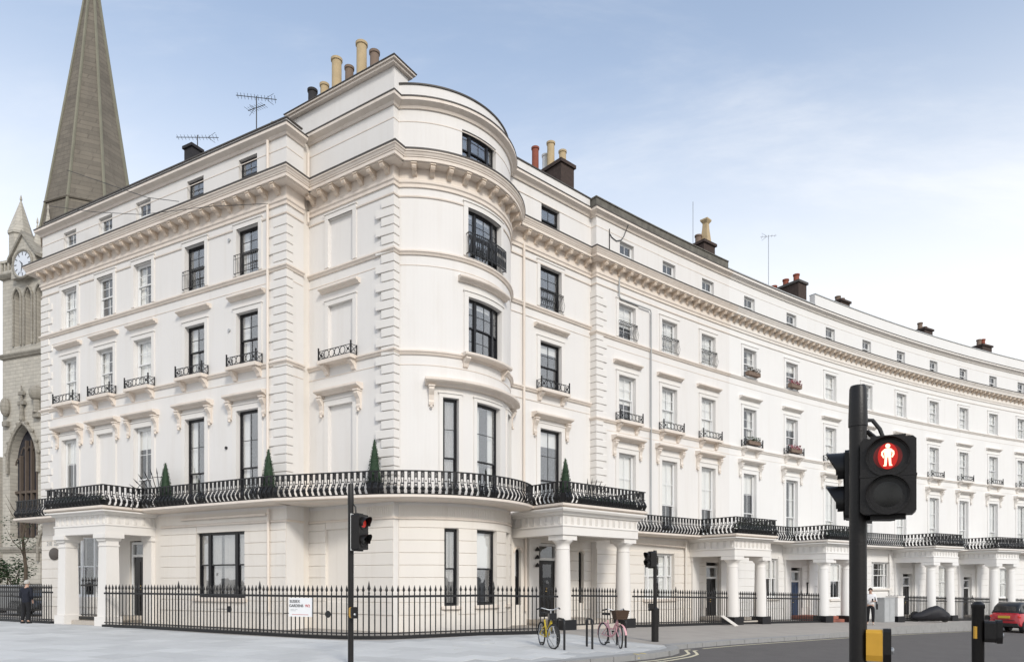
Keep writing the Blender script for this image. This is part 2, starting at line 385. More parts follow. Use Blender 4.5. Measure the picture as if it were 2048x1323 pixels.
for poly in (clipx(lp, -1, True), clipx(lp, -1, False)):
    mbl.add([(x, y, zg(x)+.004) for x, y in poly], [tuple(range(len(poly)))])
newpave = struct(mbl.build('pavement', 'paving_joint'), 'pale new stone paving on the corner')
cells = []
SLW, SLH = .98, .72
ang = TL+.02
for j in range(-30, 60):
    for i in range(-60, 60):
        x = (i+(.5 if j % 2 else 0))*SLW; y = j*SLH
        wx = -4+x*cos(ang)-y*sin(ang); wy = 16+x*sin(ang)+y*cos(ang)
        if wy < 13.3 or abs(wx) > wy*.78: continue
        cs = [(wx+(sx*SLW/2)*cos(ang)-(sy*SLH/2)*sin(ang), wy+(sx*SLW/2)*sin(ang)+(sy*SLH/2)*cos(ang)) for sx in (-1, 1) for sy in (-1, 1)]
        if all(inside(c, LIGHT) for c in cs): cells.append((hypot(wx, wy), wx, wy, cs))
cells.sort()
slabs = []
for k in range(4):
    mb = MB(); g = .006; mb.box(-SLW/2+g, SLW/2-g, -SLH/2+g, SLH/2-g, -.004, .010); slabs.append(mb.mesh('paving_slab', 'paving'))
TILT = math.atan(.03)
mats_rest = MB()
for i, (d, wx, wy, cs) in enumerate(cells):
    zt = .004+random.uniform(0, .0035)
    R_ = Matrix.Rotation(TILT if wx > -1 else 0, 4, 'Y') @ Matrix.Rotation(ang, 4, 'Z')
    if i < 300:
        o = link('paving_slab', slabs[i % 4], newpave); o.matrix_local = Matrix.Translation((wx, wy, zg(wx)+zt)) @ R_
    else:
        T = Matrix.Translation((wx, wy, zg(wx)+zt)) @ R_; g = .006
        q = [T @ Vector((sx*(SLW/2-g), sy*(SLH/2-g), z)) for z in (-.004, .010) for sx, sy in ((-1, -1), (1, -1), (1, 1), (-1, 1))]
        mats_rest.add(q, [(3, 2, 1, 0), (4, 5, 6, 7), (0, 1, 5, 4), (1, 2, 6, 5), (2, 3, 7, 6), (3, 0, 4, 7)])
if mats_rest.v: o = mats_rest.build('paving_slab', 'paving', newpave); o['kind'] = 'stuff'
# kerb stones
kerb = struct(MB().sweep([p for p in KERB], [(-.02, -.9), (.0, -.9), (.0, -.35), (-.02, -.35)]).build('kerb', 'kerb'), 'grey granite kerb along the pavement edge')
kp = [p for p in KERB if p[0] > -8]
def resample(pts, sp):
    r = []; w = walk(pts, sp); return w
for (x, y, r) in walk(kp, .86):
    if not (13 < y < 45): continue
    mb = MB(); c, s = cos(r), sin(r)
    vs = []
    for z in (0, 1):
        for (u, v) in ((-.42, -.30), (.42, -.30), (.42, .012), (-.42, .012)):
            px, py = x+c*u+s*v, y+s*u-c*v; vs.append((px, py, zg(px)+(.014 if z else -.3)))
    mb.add(vs, [(3, 2, 1, 0), (4, 5, 6, 7), (0, 1, 5, 4), (1, 2, 6, 5), (2, 3, 7, 6), (3, 0, 4, 7)]); mb.build('kerb_stone', 'kerb', kerb)
# painted lines round the corner
def ribbon(pts, w, dz, m, name, parent=None):
    mb = MB(); off = mitre(pts); vs = []; fs = []
    for p, o in zip(pts, off):
        for d in (-w/2, w/2): x, y = p[0]+o[0]*d, p[1]+o[1]*d; vs.append((x, y, zg(x)+dz))
    for i in range(len(pts)-1): fs.append((2*i, 2*i+1, 2*i+3, 2*i+2))
    mb.add(vs, fs); return mb.build(name, m, parent)
ks = [p for p in KERB if p[0] >= 1][:8]+[(4.9, 20.0)]
kr = [(x, y) for x, y, r in walk(ks, .35)]
for i, dd in enumerate((.28, .50)):
    o = ribbon(offset(kr, dd), .085, -.121, 'line_cream', 'painted_line'); o['kind'] = 'structure'; o['label'] = ('inner', 'outer')[i]+' cream painted line following the corner kerb'
kr2 = [(x, y) for x, y, r in walk([p for p in KERB if 5 <= p[0] <= 46], 1.2)]
for i, dd in enumerate((.3,)):
    o = ribbon(offset(kr2, dd), .08, -.121, 'line_cream', 'painted_line'); o['kind'] = 'structure'; o['label'] = 'cream painted line along the terrace kerb'
# two yellow blips on the kerb
for q, (x, y, r) in enumerate(walk([(3.0, 16.65), (3.4, 17.05)], .28)):
    mb = MB(); c, s = cos(r), sin(r); vs = []
    for (u, v) in ((-.05, -.14), (.05, -.14), (.05, .010), (-.05, .010)):
        px, py = x+c*u+s*v, y+s*u-c*v; vs.append((px, py, zg(px)+.018))
    for (u, v) in ((-.05, .018), (.05, .018)):
        px, py = x+c*u+s*v, y+s*u-c*v; vs.append((px, py, zg(px)-.08))
    mb.add(vs, [(0, 1, 2, 3), (3, 2, 5, 4)]); o = mb.build('kerb_mark', 'line_yellow', kerb)

# ------------------------------------------------------------------ building kit
def wall(B, seg, l0, l1, z0, z1, ops, m, name='wall', step=.14):
    def uniq(a): 
        a = sorted(a); r = [a[0]]
        for x in a[1:]:
            if x-r[-1] > 1e-4: r.append(x)
        return r
    ls = uniq([l0, l1]+[x for o in ops for x in (o[0], o[1]) if l0 < x < l1])
    zs = uniq([z0, z1]+[x for o in ops for x in (o[2], o[3]) if z0 < x < z1])
    mx_ = step if seg.curved else 2.5
    l2 = []
    for a, b in zip(ls, ls[1:]):
        n = max(1, int((b-a)/mx_+.99)); l2 += [a+(b-a)*i/n for i in range(n)]
    l2.append(ls[-1]); vs = []; fs = []; idx = {}
    def V(l, d, z):
        k = (round(l, 5), round(d, 5), round(z, 5))
        if k not in idx: p = seg.P(l, d); idx[k] = len(vs); vs.append((p[0], p[1], z))
        return idx[k]
    def hole(l, z): return any(o[0] < l < o[1] and o[2] < z < o[3] for o in ops)
    for a, b in zip(l2, l2[1:]):
        for c, e in zip(zs, zs[1:]):
            if not hole((a+b)/2, (c+e)/2): fs.append((V(a, 0, c), V(b, 0, c), V(b, 0, e), V(a, 0, e)))
    for o in ops:
        r = -(o[4] if len(o) > 4 else .26)
        for a, b in zip(l2, l2[1:]):
            if o[0]-1e-6 <= a and b <= o[1]+1e-6:
                fs.append((V(a, 0, o[2]), V(b, 0, o[2]), V(b, r, o[2]), V(a, r, o[2])))
                fs.append((V(a, 0, o[3]), V(a, r, o[3]), V(b, r, o[3]), V(b, 0, o[3])))
                if len(o) > 5 and o[5]: fs.append((V(a, r, o[2]), V(b, r, o[2]), V(b, r, o[3]), V(a, r, o[3])))
        for l, fl in ((o[0], 0), (o[1], 1)):
            fs.append((V(l, 0, o[2]), V(l, r, o[2]), V(l, r, o[3]), V(l, 0, o[3])))
    mb = MB(); mb.v = vs; mb.f = fs
    b = WL[B.name]; me = bpy.data.meshes.new(name); me.from_pydata([(x-b[0], y-b[1], z-b[2]) for x, y, z in vs], [], fs); me.materials.append(MATS[m])
    return link(name, me, B)
CACHE = {}
def win_parts(w, h, lights=None, cols=2, ru=2, rl=2, split=.5, fr=.055):
    F = [(-w/2, -w/2+fr, 0, .11, 0, h), (w/2-fr, w/2, 0, .11, 0, h), (-w/2+fr, w/2-fr, 0, .11, h-fr, h), (-w/2+fr, w/2-fr, -.03, .11, 0, fr)]
    Pn = []
    if not lights: lights = [(-w/2+fr, w/2-fr, cols)]
    for (a, b) in zip(lights, lights[1:]): F.append((a[1], b[0], -.01, .11, fr, h-fr))
    zs = fr+(h-2*fr)*(1-split)
    for (x0, x1, nc) in lights:
        for (z0, z1, nr, y0) in ((zs-.02, h-fr, ru, .015), (fr, zs+.02, rl, .055)):
            if z1-z0 < .15: continue
            st = .042; y1 = y0+.035
            F += [(x0, x0+st, y0, y1, z0, z1), (x1-st, x1, y0, y1, z0, z1), (x0+st, x1-st, y0, y1, z1-st, z1), (x0+st, x1-st, y0, y1, z0, z0+st*1.15)]
            a0, a1, b0, b1 = x0+st, x1-st, z0+st*1.15, z1-st; bw = .011
            for i in range(1, nc): x = a0+(a1-a0)*i/nc; F.append((x-bw, x+bw, y0+.006, y1-.006, b0, b1))
            for j in range(1, nr): z = b0+(b1-b0)*j/nr; F.append((a0, a1, y0+.008, y1-.008, z-bw, z+bw))
            for i in range(nc):
                for j in range(nr):
                    Pn.append((a0+(a1-a0)*i/nc, a0+(a1-a0)*(i+1)/nc, y0+.014, y0+.020, b0+(b1-b0)*j/nr, b0+(b1-b0)*(j+1)/nr))
    return F, Pn
def curtain_mb(w, h, f=None, lo=0.0):
    mb = MB(f); n = 14
    for sx in (-1, 1):
        vs = []; fs = []
        for i in range(n+1):
            x = sx*(w/2-.03-(w*.27)*i/n); y = .15+.02*sin(i*2.3); vs += [(x, y, lo), (x, y, h)]
        for i in range(n): fs.append((2*i, 2*i+2, 2*i+3, 2*i+1))
        mb.add(vs, fs)
    return mb
def place_window(B, seg, lc, z0, w, h, frame='w', rev=.13, blind=None, **kw):
    fm = 'white_paint' if frame == 'w' else 'black_paint'
    F, Pn = win_parts(w, h, **kw)
    if not seg.curved:
        key = ('win', round(w, 3), round(h, 3), frame, str(kw))
        if key not in CACHE:
            mb = MB()
            for b in F: mb.box(*b)
            ps = []
            for p in Pn: q = MB(); q.box(*p); ps.append(q.mesh('pane', 'glass' if frame == 'w' else 'glass_dark'))
            CACHE[key] = (mb.mesh('window', fm), ps)
        wm, ps = CACHE[key]; p = seg.P(lc, -rev)
        o = inst('window', wm, B, (p[0], p[1], z0), seg.rot(lc))
        for q in ps:
            c = link('pane', q, o); 
        f = None; org = (0, 0, 0)
    else:
        def f(x, y, z): q = seg.P(lc+x, -rev-y); return (q[0], q[1], z0+z)
        org = WL[B.name]; mb = MB(f)
        for b in F: mb.box(*b, nx=max(1, int((b[1]-b[0])/.12)))
        o = mb.build('window', fm, B)
        for b in Pn: q = MB(f); q.box(*b, nx=max(1, int((b[1]-b[0])/.1))); q.build('pane', 'glass_dark', o, org=org)
    if blind:
        nxb = 8 if seg.curved else 1
        if blind[0] == 'b':                       # roller blind covering a fraction from the top
            q = MB(f); q.box(-w/2+.05, w/2-.05, .115, .122, h-h*blind[1], h-.03, nx=nxb); q.build('blind', 'blind', o, org=org)
        elif blind[0] in 'ng':                    # pleated net or grey curtains drawn across, a slit left between the two halves
            rs = random.Random(int(lc*37+z0*11)); gp = rs.uniform(.0, .10)*w; cxx = rs.uniform(-.12, .12)*w; q = MB(f)
            for (xa, xb) in ((-w/2+.05, cxx-gp/2), (cxx+gp/2+.004, w/2-.05)):
                n = max(6, int((xb-xa)/.028)); vs = []; fs = []
                for i in range(n+1): x = xa+(xb-xa)*i/n; y = .128+.014*sin(i*1.9+rs.random())+.006*sin(i*.7); vs += [(x, y, .02), (x, y, h-.03)]
                for i in range(n): fs.append((2*i, 2*i+2, 2*i+3, 2*i+1))
                q.add(vs, fs)
            q.build('curtain', 'curtain' if blind[0] == 'n' else 'curtain_grey', o, org=org)
        elif blind[0] == 'c':
            curtain_mb(w, h, f).build('curtain', 'curtain', o, org=org)
    return o
def swp(B, seg, l0, l1, prof, name, m, smooth=False):
    return MB().sweep(seg.pts(l0, l1), prof).build(name, m, B)
def architrave(B, seg, a, b, z0, z1, m='stucco_trim', w=.17, d=.045, sides=True):
    bw = WL[B.name]; mb = MB()
    r = [(0, z1), (d, z1), (d, z1+w), (0, z1+w)]
    mb.sweep(seg.pts(a-w, b+w), r)
    if sides:
        for (x0, x1) in ((a-w, a), (b, b+w)): mb.sweep(seg.pts(x0, x1), [(0, z0), (d-.002, z0), (d-.002, z1-.002), (0, z1-.002)])
    # outer bead
    mb.sweep(seg.pts(a-w-.03, b+w+.03), [(0, z1+w+.002), (d+.03, z1+w+.002), (d+.03, z1+w+.04), (0, z1+w+.04)])
    return mb.build('architrave', m, B)
def hood(B, seg, a, b, z, m='trim', d=.26, h=.19):
    return swp(B, seg, a, b, [(0, z-h), (d*.35, z-h), (d*.55, z-h*.7), (d*.9, z-h*.6), (d, z-h*.45), (d, z-.03), (.04, z), (0, z)], 'hood', m)
def shared(key, fn, name, m, smooth=False):
    if key not in CACHE: mb = MB(); fn(mb); CACHE[key] = mb.mesh(name, m, smooth)
    return CACHE[key]
def console_fn(mb):      # scroll bracket under the first floor hoods
    prof = [(0, 0), (-.20, 0), (-.22, -.08), (-.17, -.16), (-.10, -.26), (-.07, -.42), (-.10, -.50), (-.08, -.58), (0, -.62)]
    mb.prism(prof, 'x', -.085, .085)
    mb.box(-.11, .11, -.24, 0, .002, .05)
    mb.ball((0, -.085, -.64), .055, 8, 6)
def bracket_fn(mb):
    mb.prism([(0, 0), (-.26, 0), (-.27, -.07), (-.2, -.13), (-.11, -.2), (-.07, -.31), (0, -.34)], 'x', -.09, .09)
def modillion_fn(mb):
    mb.prism([(-.06, 0), (-.38, 0), (-.40, -.06), (-.36, -.12), (-.28, -.11), (-.20, -.13), (-.14, -.22), (-.06, -.26)], 'x', -.075, .075)
    mb.box(-.092, .092, -.42, -.06, .003, .04)
def balconette_fn(w, n=4, side=.30):
    def f(mb):
        r = .013
        for z in (.05, .33):
            mb.tube([(-w/2, -.02, z), (-w/2, -side, z), (w/2, -side, z), (w/2, -.02, z)], r, 5)
        for x in (-w/2, w/2):
            mb.box(x-.02, x+.02, -side-.02, -side+.02, 0, .40); mb.ball((x, -side, .43), .035, 6, 4)
            mb.tube([(x, -side, .06), (x, -.03, .32)], .011, 4); mb.tube([(x, -side, .32), (x, -.03, .06)], .011, 4)
            mb.box(x-.012, x+.012, -.04, -.015, 0, .36)
        cw = w/(n+2)
        for i in range(n):
            cx = (i-(n-1)/2)*cw; R_ = min(.125, cw*.52)
            mb.tube([(cx+R_*cos(a), -side, .19+.135*sin(a)) for a in [2*pi*k/12 for k in range(12)]], .013, 5, True)
        for sx in (-1, 1):
            cx = sx*(w/2-cw*.5)
            mb.tube([(cx-cw*.5, -side, .05), (cx+cw*.5, -side, .33)], .012, 4); mb.tube([(cx-cw*.5, -side, .33), (cx+cw*.5, -side, .05)], .012, 4)
            mb.ball((cx, -side, .19), .045, 6, 4)
    return f
def guard_fn(w, h, belly=True):
    def f(mb):
        n = int(w/.105); d = .12
        for z in (.04, h-.02): mb.tube([(-w/2, 0, z), (-w/2, -d, z), (w/2, -d, z), (w/2, 0, z)], .013, 5)
        mb.tube([(-w/2, -d, h*.78), (w/2, -d, h*.78)], .009, 4)
        for i in range(n+1):
            x = -w/2+w*i/n
            pts = [(x, -d, h)]+[(x, -d-(.07*sin(pi*t)**2 if belly else 0), h*(1-t)*.62+.04) for t in (.0, .25, .5, .75, 1)] if belly else [(x, -d, 0.04), (x, -d, h)]
            mb.tube(pts, .009, 4)
            if belly and i < n: mb.ball((x+w/n/2, -d, h*.88), .03, 6, 4)
    return f
def baluster_fn(mb):       # bombe cast iron unit: two S bars, rosette above, palmette in the belly
    def yb(z):                                   # outward belly
        if z > .40: return 0
        t = z/.40; return -.115*sin(pi*min(1, max(0, t)))**1.2
    zs = [0, .07, .14, .2, .27, .34, .42, .55, .74]
    for sx in (-1, 1):
        for (a, b) in zip(zs, zs[1:]):
            xa = sx*(.048-(.018 if .34 < a < .5 else 0)); xb = sx*(.048-(.018 if .34 < b < .5 else 0)); t = .012
            vs = [(xa-t, yb(a)-t, a), (xa+t, yb(a)-t, a), (xa+t, yb(a)+t, a), (xa-t, yb(a)+t, a), (xb-t, yb(b)-t, b), (xb+t, yb(b)-t, b), (xb+t, yb(b)+t, b), (xb-t, yb(b)+t, b)]
            mb.add(vs, [(0, 1, 5, 4), (1, 2, 6, 5), (2, 3, 7, 6), (3, 0, 4, 7)])
    def plate(poly, th=.008):
        n = len(poly); vs = [(x, yb(z)-th, z) for x, z in poly]+[(x, yb(z)+th, z) for x, z in poly]
        mb.add(vs, [tuple(range(n))[::-1], tuple(range(n, 2*n))]+[(i, (i+1) % n, n+(i+1) % n, n+i) for i in range(n)])
    # palmette leaves
    for k in (-2, -1, 0, 1, 2):
        a = k*.45; L = .23-.012*abs(k)
        tip = (sin(a)*L*.46, .09+cos(a)*L); mid = (sin(a)*L*.33, .09+cos(a)*L*.6); w = .026
        plate([(0, .085), (mid[0]+w, mid[1]), tip, (mid[0]-w, mid[1])])
    plate([(-.05, .03), (.05, .03), (.035, .10), (-.035, .10)]); plate([(-.045, .33), (.045, .33), (.02, .38), (-.02, .38)])
    # rosette
    for k in range(8):
        a = 2*pi*k/8; plate([(0, .635), (.042*cos(a-.3), .635+.07*sin(a-.3)), (.060*cos(a), .635+.085*sin(a)), (.042*cos(a+.3), .635+.07*sin(a+.3))])
    plate([(-.05, .70), (.05, .70), (.05, .735), (-.05, .735)]); plate([(-.05, .545), (.05, .545), (.03, .575), (-.03, .575)])
    mb.box(.058, .135, -.006, .006, .425, .455)                        # link to the next unit
BAL = MB(); baluster_fn(BAL); BALM = BAL.mesh('baluster', 'iron')
def balustrade(B, runs, z, sp=.215):
    """runs: list of polylines (already on the rail line); one continuous rail, balusters per run"""
    allp = [p for r in runs for p in r]; u = [allp[0]]
    for p in allp[1:]:
        if hypot(p[0]-u[-1][0], p[1]-u[-1][1]) > .02: u.append(p)
    MB().sweep(u, [(-.028, z+.74), (.028, z+.74), (.028, z+.775), (-.028, z+.775)]).build('balcony_rail', 'iron', B)
    MB().sweep(u, [(-.02, z+.012), (.025, z+.012), (.025, z+.04), (-.02, z+.04)]).build('balcony_rail', 'iron', B)
    for r in runs:
        for (x, y, a) in walk(r, sp): inst('baluster', BALM, B, (x, y, z), a)
def slabpath(B, pts, depth, zb, m='trim'):
    """balcony slab: pts on its outer edge, extends inwards by depth"""
    return MB().sweep(pts, [(-depth, zb), (-.16, zb), (-.10, zb+.03), (-.03, zb+.05), (0, zb+.07), (0, zb+.15), (-depth, zb+.15)]).build('balcony_slab', m, B)
def main_cornice(B, pts, m='trim', zt=15.7):
    z = zt
    MB().sweep(pts, [(0, z-.98), (.05, z-.98), (.05, z-.88), (.09, z-.84), (.09, z-.76), (.06, z-.72), (.06, z-.38), (.38, z-.37), (.38, z-.34), (.45, z-.34), (.45, z-.22), (.475, z-.22), (.475, z-.19), (.50, z-.165), (.525, z-.11), (.53, z-.085), (.555, z-.085), (.555, z-.03), (0, z+.02)]).build('cornice', m, B)
    MB().sweep(pts, [(-.02, z+.022), (.10, z+.022), (.558, z-.028), (.572, z-.032), (.572, z+.022), (.10, z+.06), (-.02, z+.06)]).build('lead_flashing', 'lead', B)
    MB().sweep(pts, [(0, z-1.30), (.035, z-1.30), (.045, z-1.26), (.02, z-1.24), (0, z-1.24)]).build('string_course', m, B)
MODM = MB(); modillion_fn(MODM); MODM = MODM.mesh('modillion', 'modillion')
def modillions(B, seg, a, b, sp, zt=15.7):
    n = max(1, round((b-a)/sp))
    for i in range(n):
        l = a+(i+.5)*(b-a)/n; p = seg.P(l); inst('modillion', MODM, B, (p[0], p[1], zt-.40), seg.rot(l))
def attic_cornice(B, pts, par, m='trim', z=17.4, parm='stucco', cop='lead', ppts=None):
    MB().sweep(pts, [(0, z-.30), (.05, z-.30), (.09, z-.22), (.16, z-.18), (.24, z-.13), (.24, z-.03), (0, z)]).build('cornice', m, B)
    MB().sweep(pts, [(-.12, z+.003), (.242, z-.028), (.256, z-.032), (.256, z+.014), (-.12, z+.04)]).build('lead_flashing', 'lead', B)
    MB().sweep(pts, [(0, z-.72), (.012, z-.72), (.012, z-.69), (0, z-.69)]).build('string_course', m, B)
    MB().sweep(ppts or pts, [(-.40, z+.0), (-.06, z+.0), (-.06, z+par), (-.40, z+par)]).build('parapet', parm, B)
    MB().sweep(ppts or pts, [(-.43, z+par+.002), (-.02, z+par+.002), (-.02, z+par+.05), (-.43, z+par+.06)]).build('coping', cop, B)
def string(B, pts, z, m='trim', d=.11, h=.16):
    MB().sweep(pts, [(0, z-h), (d*.4, z-h), (d*.7, z-h*.6), (d, z-h*.45), (d, z-.02), (0, z)]).build('string_course', m, B)
    MB().sweep(pts, [(0, z-h-.34), (.014, z-h-.34), (.014, z-h-.315), (0, z-h-.315)]).build('string_course', m, B)
def quoins(B, P, tdir, ndir, side, z0, z1, m, front=(.85, .58), ret=(.45, .45), h=.305):
    """P corner, tdir along the front away from the corner, ndir inward along the return; side=-1 when the front lies left of the corner"""
    k = 0; z = z0
    while z+h <= z1+1e-4:
        f = front[k % 2]; r = ret[k % 2]
        a = (P[0]+tdir[0]*f, P[1]+tdir[1]*f); c = (P[0]+ndir[0]*r, P[1]+ndir[1]*r)
        pts = [a, P, c] if side < 0 else [c, P, a]
        MB().sweep(pts, [(0, z+.016), (.035, z+.016), (.045, z+.026), (.045, z+h-.026), (.035, z+h-.016), (0, z+h-.016)]).build('quoin', m, B)
        z += h; k += 1
def courses(B, seg, l0, l1, z0, z1, ops, m, h=.415, d=.03):
    z = z0
    while z < z1-.05:
        zt = min(z+h, z1); zc = (z+zt)/2
        cut = sorted([(o[0], o[1]) for o in ops if o[2] < zt-.02 and o[3] > z+.02]); spans = []; a = l0
        for (x, y) in cut:
            if x > a: spans.append((a, min(x, l1)))
            a = max(a, y)
        if a < l1: spans.append((a, l1))
        for (x, y) in spans:
            if y-x < .04: continue
            swp(B, seg, x, y, [(0.001, z+.002), (d-.012, z+.010), (d, z+.018), (d, zt-.018), (d-.012, zt-.010), (0.001, zt-.002)], 'stone_course', m)
        z = zt
def column_fn(H, r0, r1):
    def f(mb):
        n = 40; prof = [(r0, 0), (r0*1.0, .3)]
        for i in range(1, 9): t = i/8; prof.append((r0+(r1-r0)*t**1.3, .3+(H-.55)*t))
        vs = []; fs = []
        for (r, z) in prof:
            for k in range(n): a = 2*pi*k/n; q = r*(1-.022*(k % 2)); vs.append((q*cos(a), q*sin(a), z))
        for i in range(len(prof)-1):
            for k in range(n): fs.append((i*n+k, i*n+(k+1) % n, (i+1)*n+(k+1) % n, (i+1)*n+k))
        mb.add(vs, fs)
    return f
def portico(B, seg, l0, l1, d1, zt, m, style='round', zb=None, plinth='black_paint', colr=(.26, .215), ent=.95, steps=True, stepm='step_stone', inset=.36, pil=None):
    z0 = zt-ent
    pts = [seg.P(l0), seg.P(l0, d1), seg.P(l1, d1), seg.P(l1)]
    MB().sweep(pts, [(-.50, z0), (0, z0), (0, z0+.30), (.03, z0+.31), (.03, z0+.35), (-.02, z0+.36), (-.02, z0+.70), (.06, z0+.72), (.09, z0+.80), (.20, z0+.83), (.24, zt-.05), (.24, zt), (-.50, zt)]).build('entablature', m, B)
    # frieze ribs
    mb = MB(); 
    for run in ((pts[0], pts[1]), (pts[1], pts[2]), (pts[2], pts[3])):
        for (x, y, a) in walk(list(run), .34):
            c, s = cos(a), sin(a)
            for u in (-.05, .0, .05):
                q = MB(); q.box(u-.012, u+.012, -.005, .03, z0+.40, z0+.68); mb.add([(x+c*vx-s*vy, y+s*vx+c*vy, vz) for vx, vy, vz in q.v], q.f)
    mb.build('frieze_rib', m, B)['kind'] = 'stuff'
    mb = MB(); q = [seg.P(l0+.3, .02), seg.P(l0+.3, d1-.3), seg.P(l1-.3, d1-.3), seg.P(l1-.3, .02)]
    mb.add([(x, y, z) for z in (z0+.42, zt-.004) for x, y in q], [(0, 1, 2, 3), (4, 5, 6, 7), (0, 1, 5, 4), (1, 2, 6, 5), (2, 3, 7, 6), (3, 0, 4, 7)]); mb.build('portico_roof', m, B)
    for l in (l0+inset, l1-inset):
        p = seg.P(l, d1-inset); g = zb if zb is not None else zg(p[0])
        ph = .36
        if style == 'round':
            H = z0-g-ph-.20
            cm = shared(('col', round(H, 2), m), column_fn(H, *colr), 'column', m, True)
            c = inst('column', cm, B, (p[0], p[1], g+ph), seg.rot(l))
            cap = shared(('cap', m, colr), lambda mb: (mb.lathe([(colr[1]*.98, -.34), (colr[1]*1.06, -.30), (colr[1]*1.0, -.28), (colr[1]*1.0, -.14), (colr[1]*1.18, -.08), (colr[1]*1.48, -.01), (colr[1]*1.5, .02)], 32), mb.box(-.37, .37, -.37, .37, .02, .19)), 'capital', m, True)
            link('capital', cap, c, (0, 0, H))
            link('plinth', shared(('plinth', plinth), lambda mb: mb.box(-.36, .36, -.36, .36, -ph-.35, -.002), 'plinth', plinth), c)
        else:
            H = z0-g-.16
            def sq(mb):
                for (za, zb_, ra, rb) in ((0, .35, .34, .34), (.352, H-.30, .27, .235), (H-.298, H-.25, .26, .26), (H-.248, H-.10, .235, .235)):
                    mb.add([(sx*r, sy*r, z) for (r, z) in ((ra, za), (rb, zb_)) for sx, sy in ((-1, -1), (1, -1), (1, 1), (-1, 1))], [(3, 2, 1, 0), (4, 5, 6, 7), (0, 1, 5, 4), (1, 2, 6, 5), (2, 3, 7, 6), (3, 0, 4, 7)])
            c = inst('column', shared(('sqcol', round(H, 2), m), sq, 'column', m), B, (p[0], p[1], g), seg.rot(l))
            link('capital', shared(('sqcap', m), lambda mb: (mb.prism([(-.24, -.10), (.24, -.10), (.33, 0), (-.33, 0)], 'y', -.30, .30), mb.box(-.37, .37, -.37, .37, .002, .158)), 'capital', m), c, (0, 0, H))
    # pilasters on the wall
    for l in (pil or (l0+inset, l1-inset)):
        p = seg.P(l); g = zg(p[0])-.3
        q = MB(); a = seg.rot(l)
        def f(x, y, z, l=l): w_ = seg.P(l+x, -y); return (w_[0], w_[1], z)
        q = MB(f); q.box(-.26, .26, -.14, .002, g, z0-.20); q.box(-.31, .31, -.18, .002, z0-.198, z0+.02); q.build('pilaster', m, B)
    if steps:
        for k in range(2):
            q = MB(fmap(seg)); p = seg.P((l0+l1)/2, d1-.4); g = zb if zb is not None else zg(p[0])
            q.box(l0+inset+.37, l1-inset-.37, -(d1-.25-.34*k), -.01, g-.2, g+.15*(k+1)+.002*k); q.build('step', stepm, B)
def door(B, seg, lc, z0, w, h, fan=.55, m='door', rev=.34, glassp=False):
    key = ('door', w, h, m, glassp)
    if key not in CACHE:
        mb = MB(); mb.box(-w/2, w/2, 0, .05, 0, h)
        CACHE[key] = mb.mesh('door', m)
        pm = MB()
        if glassp: pm.box(-w*.16, w*.30, -.006, .03, h*.28, h*.93)
        else:
            for sx in (-1, 1):
                for (a, b) in ((.08, .40), (.46, .92)): pm.box(sx*w*.25-w*.17, sx*w*.25+w*.17, -.018, .01, h*a, h*b)
        CACHE[key+('p',)] = pm.mesh('door_panel', 'glass' if glassp else m)
        fm = MB(); fm.box(-w/2-.10, -w/2, -.05, .09, 0, h+fan+.10); fm.box(w/2, w/2+.10, -.05, .09, 0, h+fan+.10); fm.box(-w/2, w/2, -.05, .09, h, h+.10); fm.box(-w/2, w/2, -.05, .09, h+fan, h+fan+.10)
        CACHE[key+('f',)] = fm.mesh('door_frame', 'white_paint')
        gm = MB(); gm.box(-w/2, w/2, .02, .03, h+.10, h+fan); CACHE[key+('g',)] = gm.mesh('fanlight', 'glass')
        hm = MB(); hm.ball((w*.02 if glassp else 0, -.04, h*.5), .03, 8, 6); hm.box(-.08, .08, -.012, .0, h*.44, h*.46); CACHE[key+('h',)] = hm.mesh('handle', 'brass', True)
    p = seg.P(lc, -rev); o = inst('door', CACHE[key], B, (p[0], p[1], z0), seg.rot(lc))
    for k, nm in (('p', 'door_panel'), ('f', 'door_frame'), ('g', 'fanlight'), ('h', 'handle')): link(nm, CACHE[key+(k,)], o)
    return o
def pipe(B, pts, r=.045, m='trim'):
    return MB().tube(pts, r, 8).build('downpipe', m, B, smooth=True)
def roofdeck(B, pts, back, z, m='roof'):
    """flat roof polygon behind the front path"""
    ctr = back; mb = MB(); poly = [p for p in pts]+back
    mb.add([(x, y, z) for x, y in poly], [tuple(range(len(poly)))]); mb.build('roof', m, B)
    # back and party walls down to the ground
    mb = MB(); ring = [pts[-1]]+back+[pts[0]]
    for a, b in zip(ring, ring[1:]): mb.add([(a[0], a[1], -2), (b[0], b[1], -2), (b[0], b[1], z+.0), (a[0], a[1], z+.0)], [(0, 1, 2, 3)])
    mb.build('rear_wall', 'stucco_low', B)
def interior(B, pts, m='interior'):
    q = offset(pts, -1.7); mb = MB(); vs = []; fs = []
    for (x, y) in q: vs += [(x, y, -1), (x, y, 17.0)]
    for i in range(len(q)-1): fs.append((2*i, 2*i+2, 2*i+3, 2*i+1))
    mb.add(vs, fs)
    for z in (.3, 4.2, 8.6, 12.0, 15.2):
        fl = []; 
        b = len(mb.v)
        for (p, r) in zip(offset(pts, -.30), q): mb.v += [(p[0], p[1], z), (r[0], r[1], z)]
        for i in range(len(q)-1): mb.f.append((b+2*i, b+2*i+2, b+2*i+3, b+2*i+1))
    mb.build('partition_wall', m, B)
LC = dict(att=(15.82, 16.9), third=(12.72, 14.40), second=(9.42, 11.36), first=(4.48, 7.83), s3=12.65, s2=9.35, h2=12.0, h1=8.42)
LR = dict(att=(15.78, 16.74), third=(12.46, 13.96), second=(8.80, 10.8), first=(3.98, 7.35), s3=12.4, s2=8.72, h2=11.42, h1=8.08)
BLINDS = [None, ('b', .35), ('n',), ('c',), ('b', .6), ('g',), ('c',)]
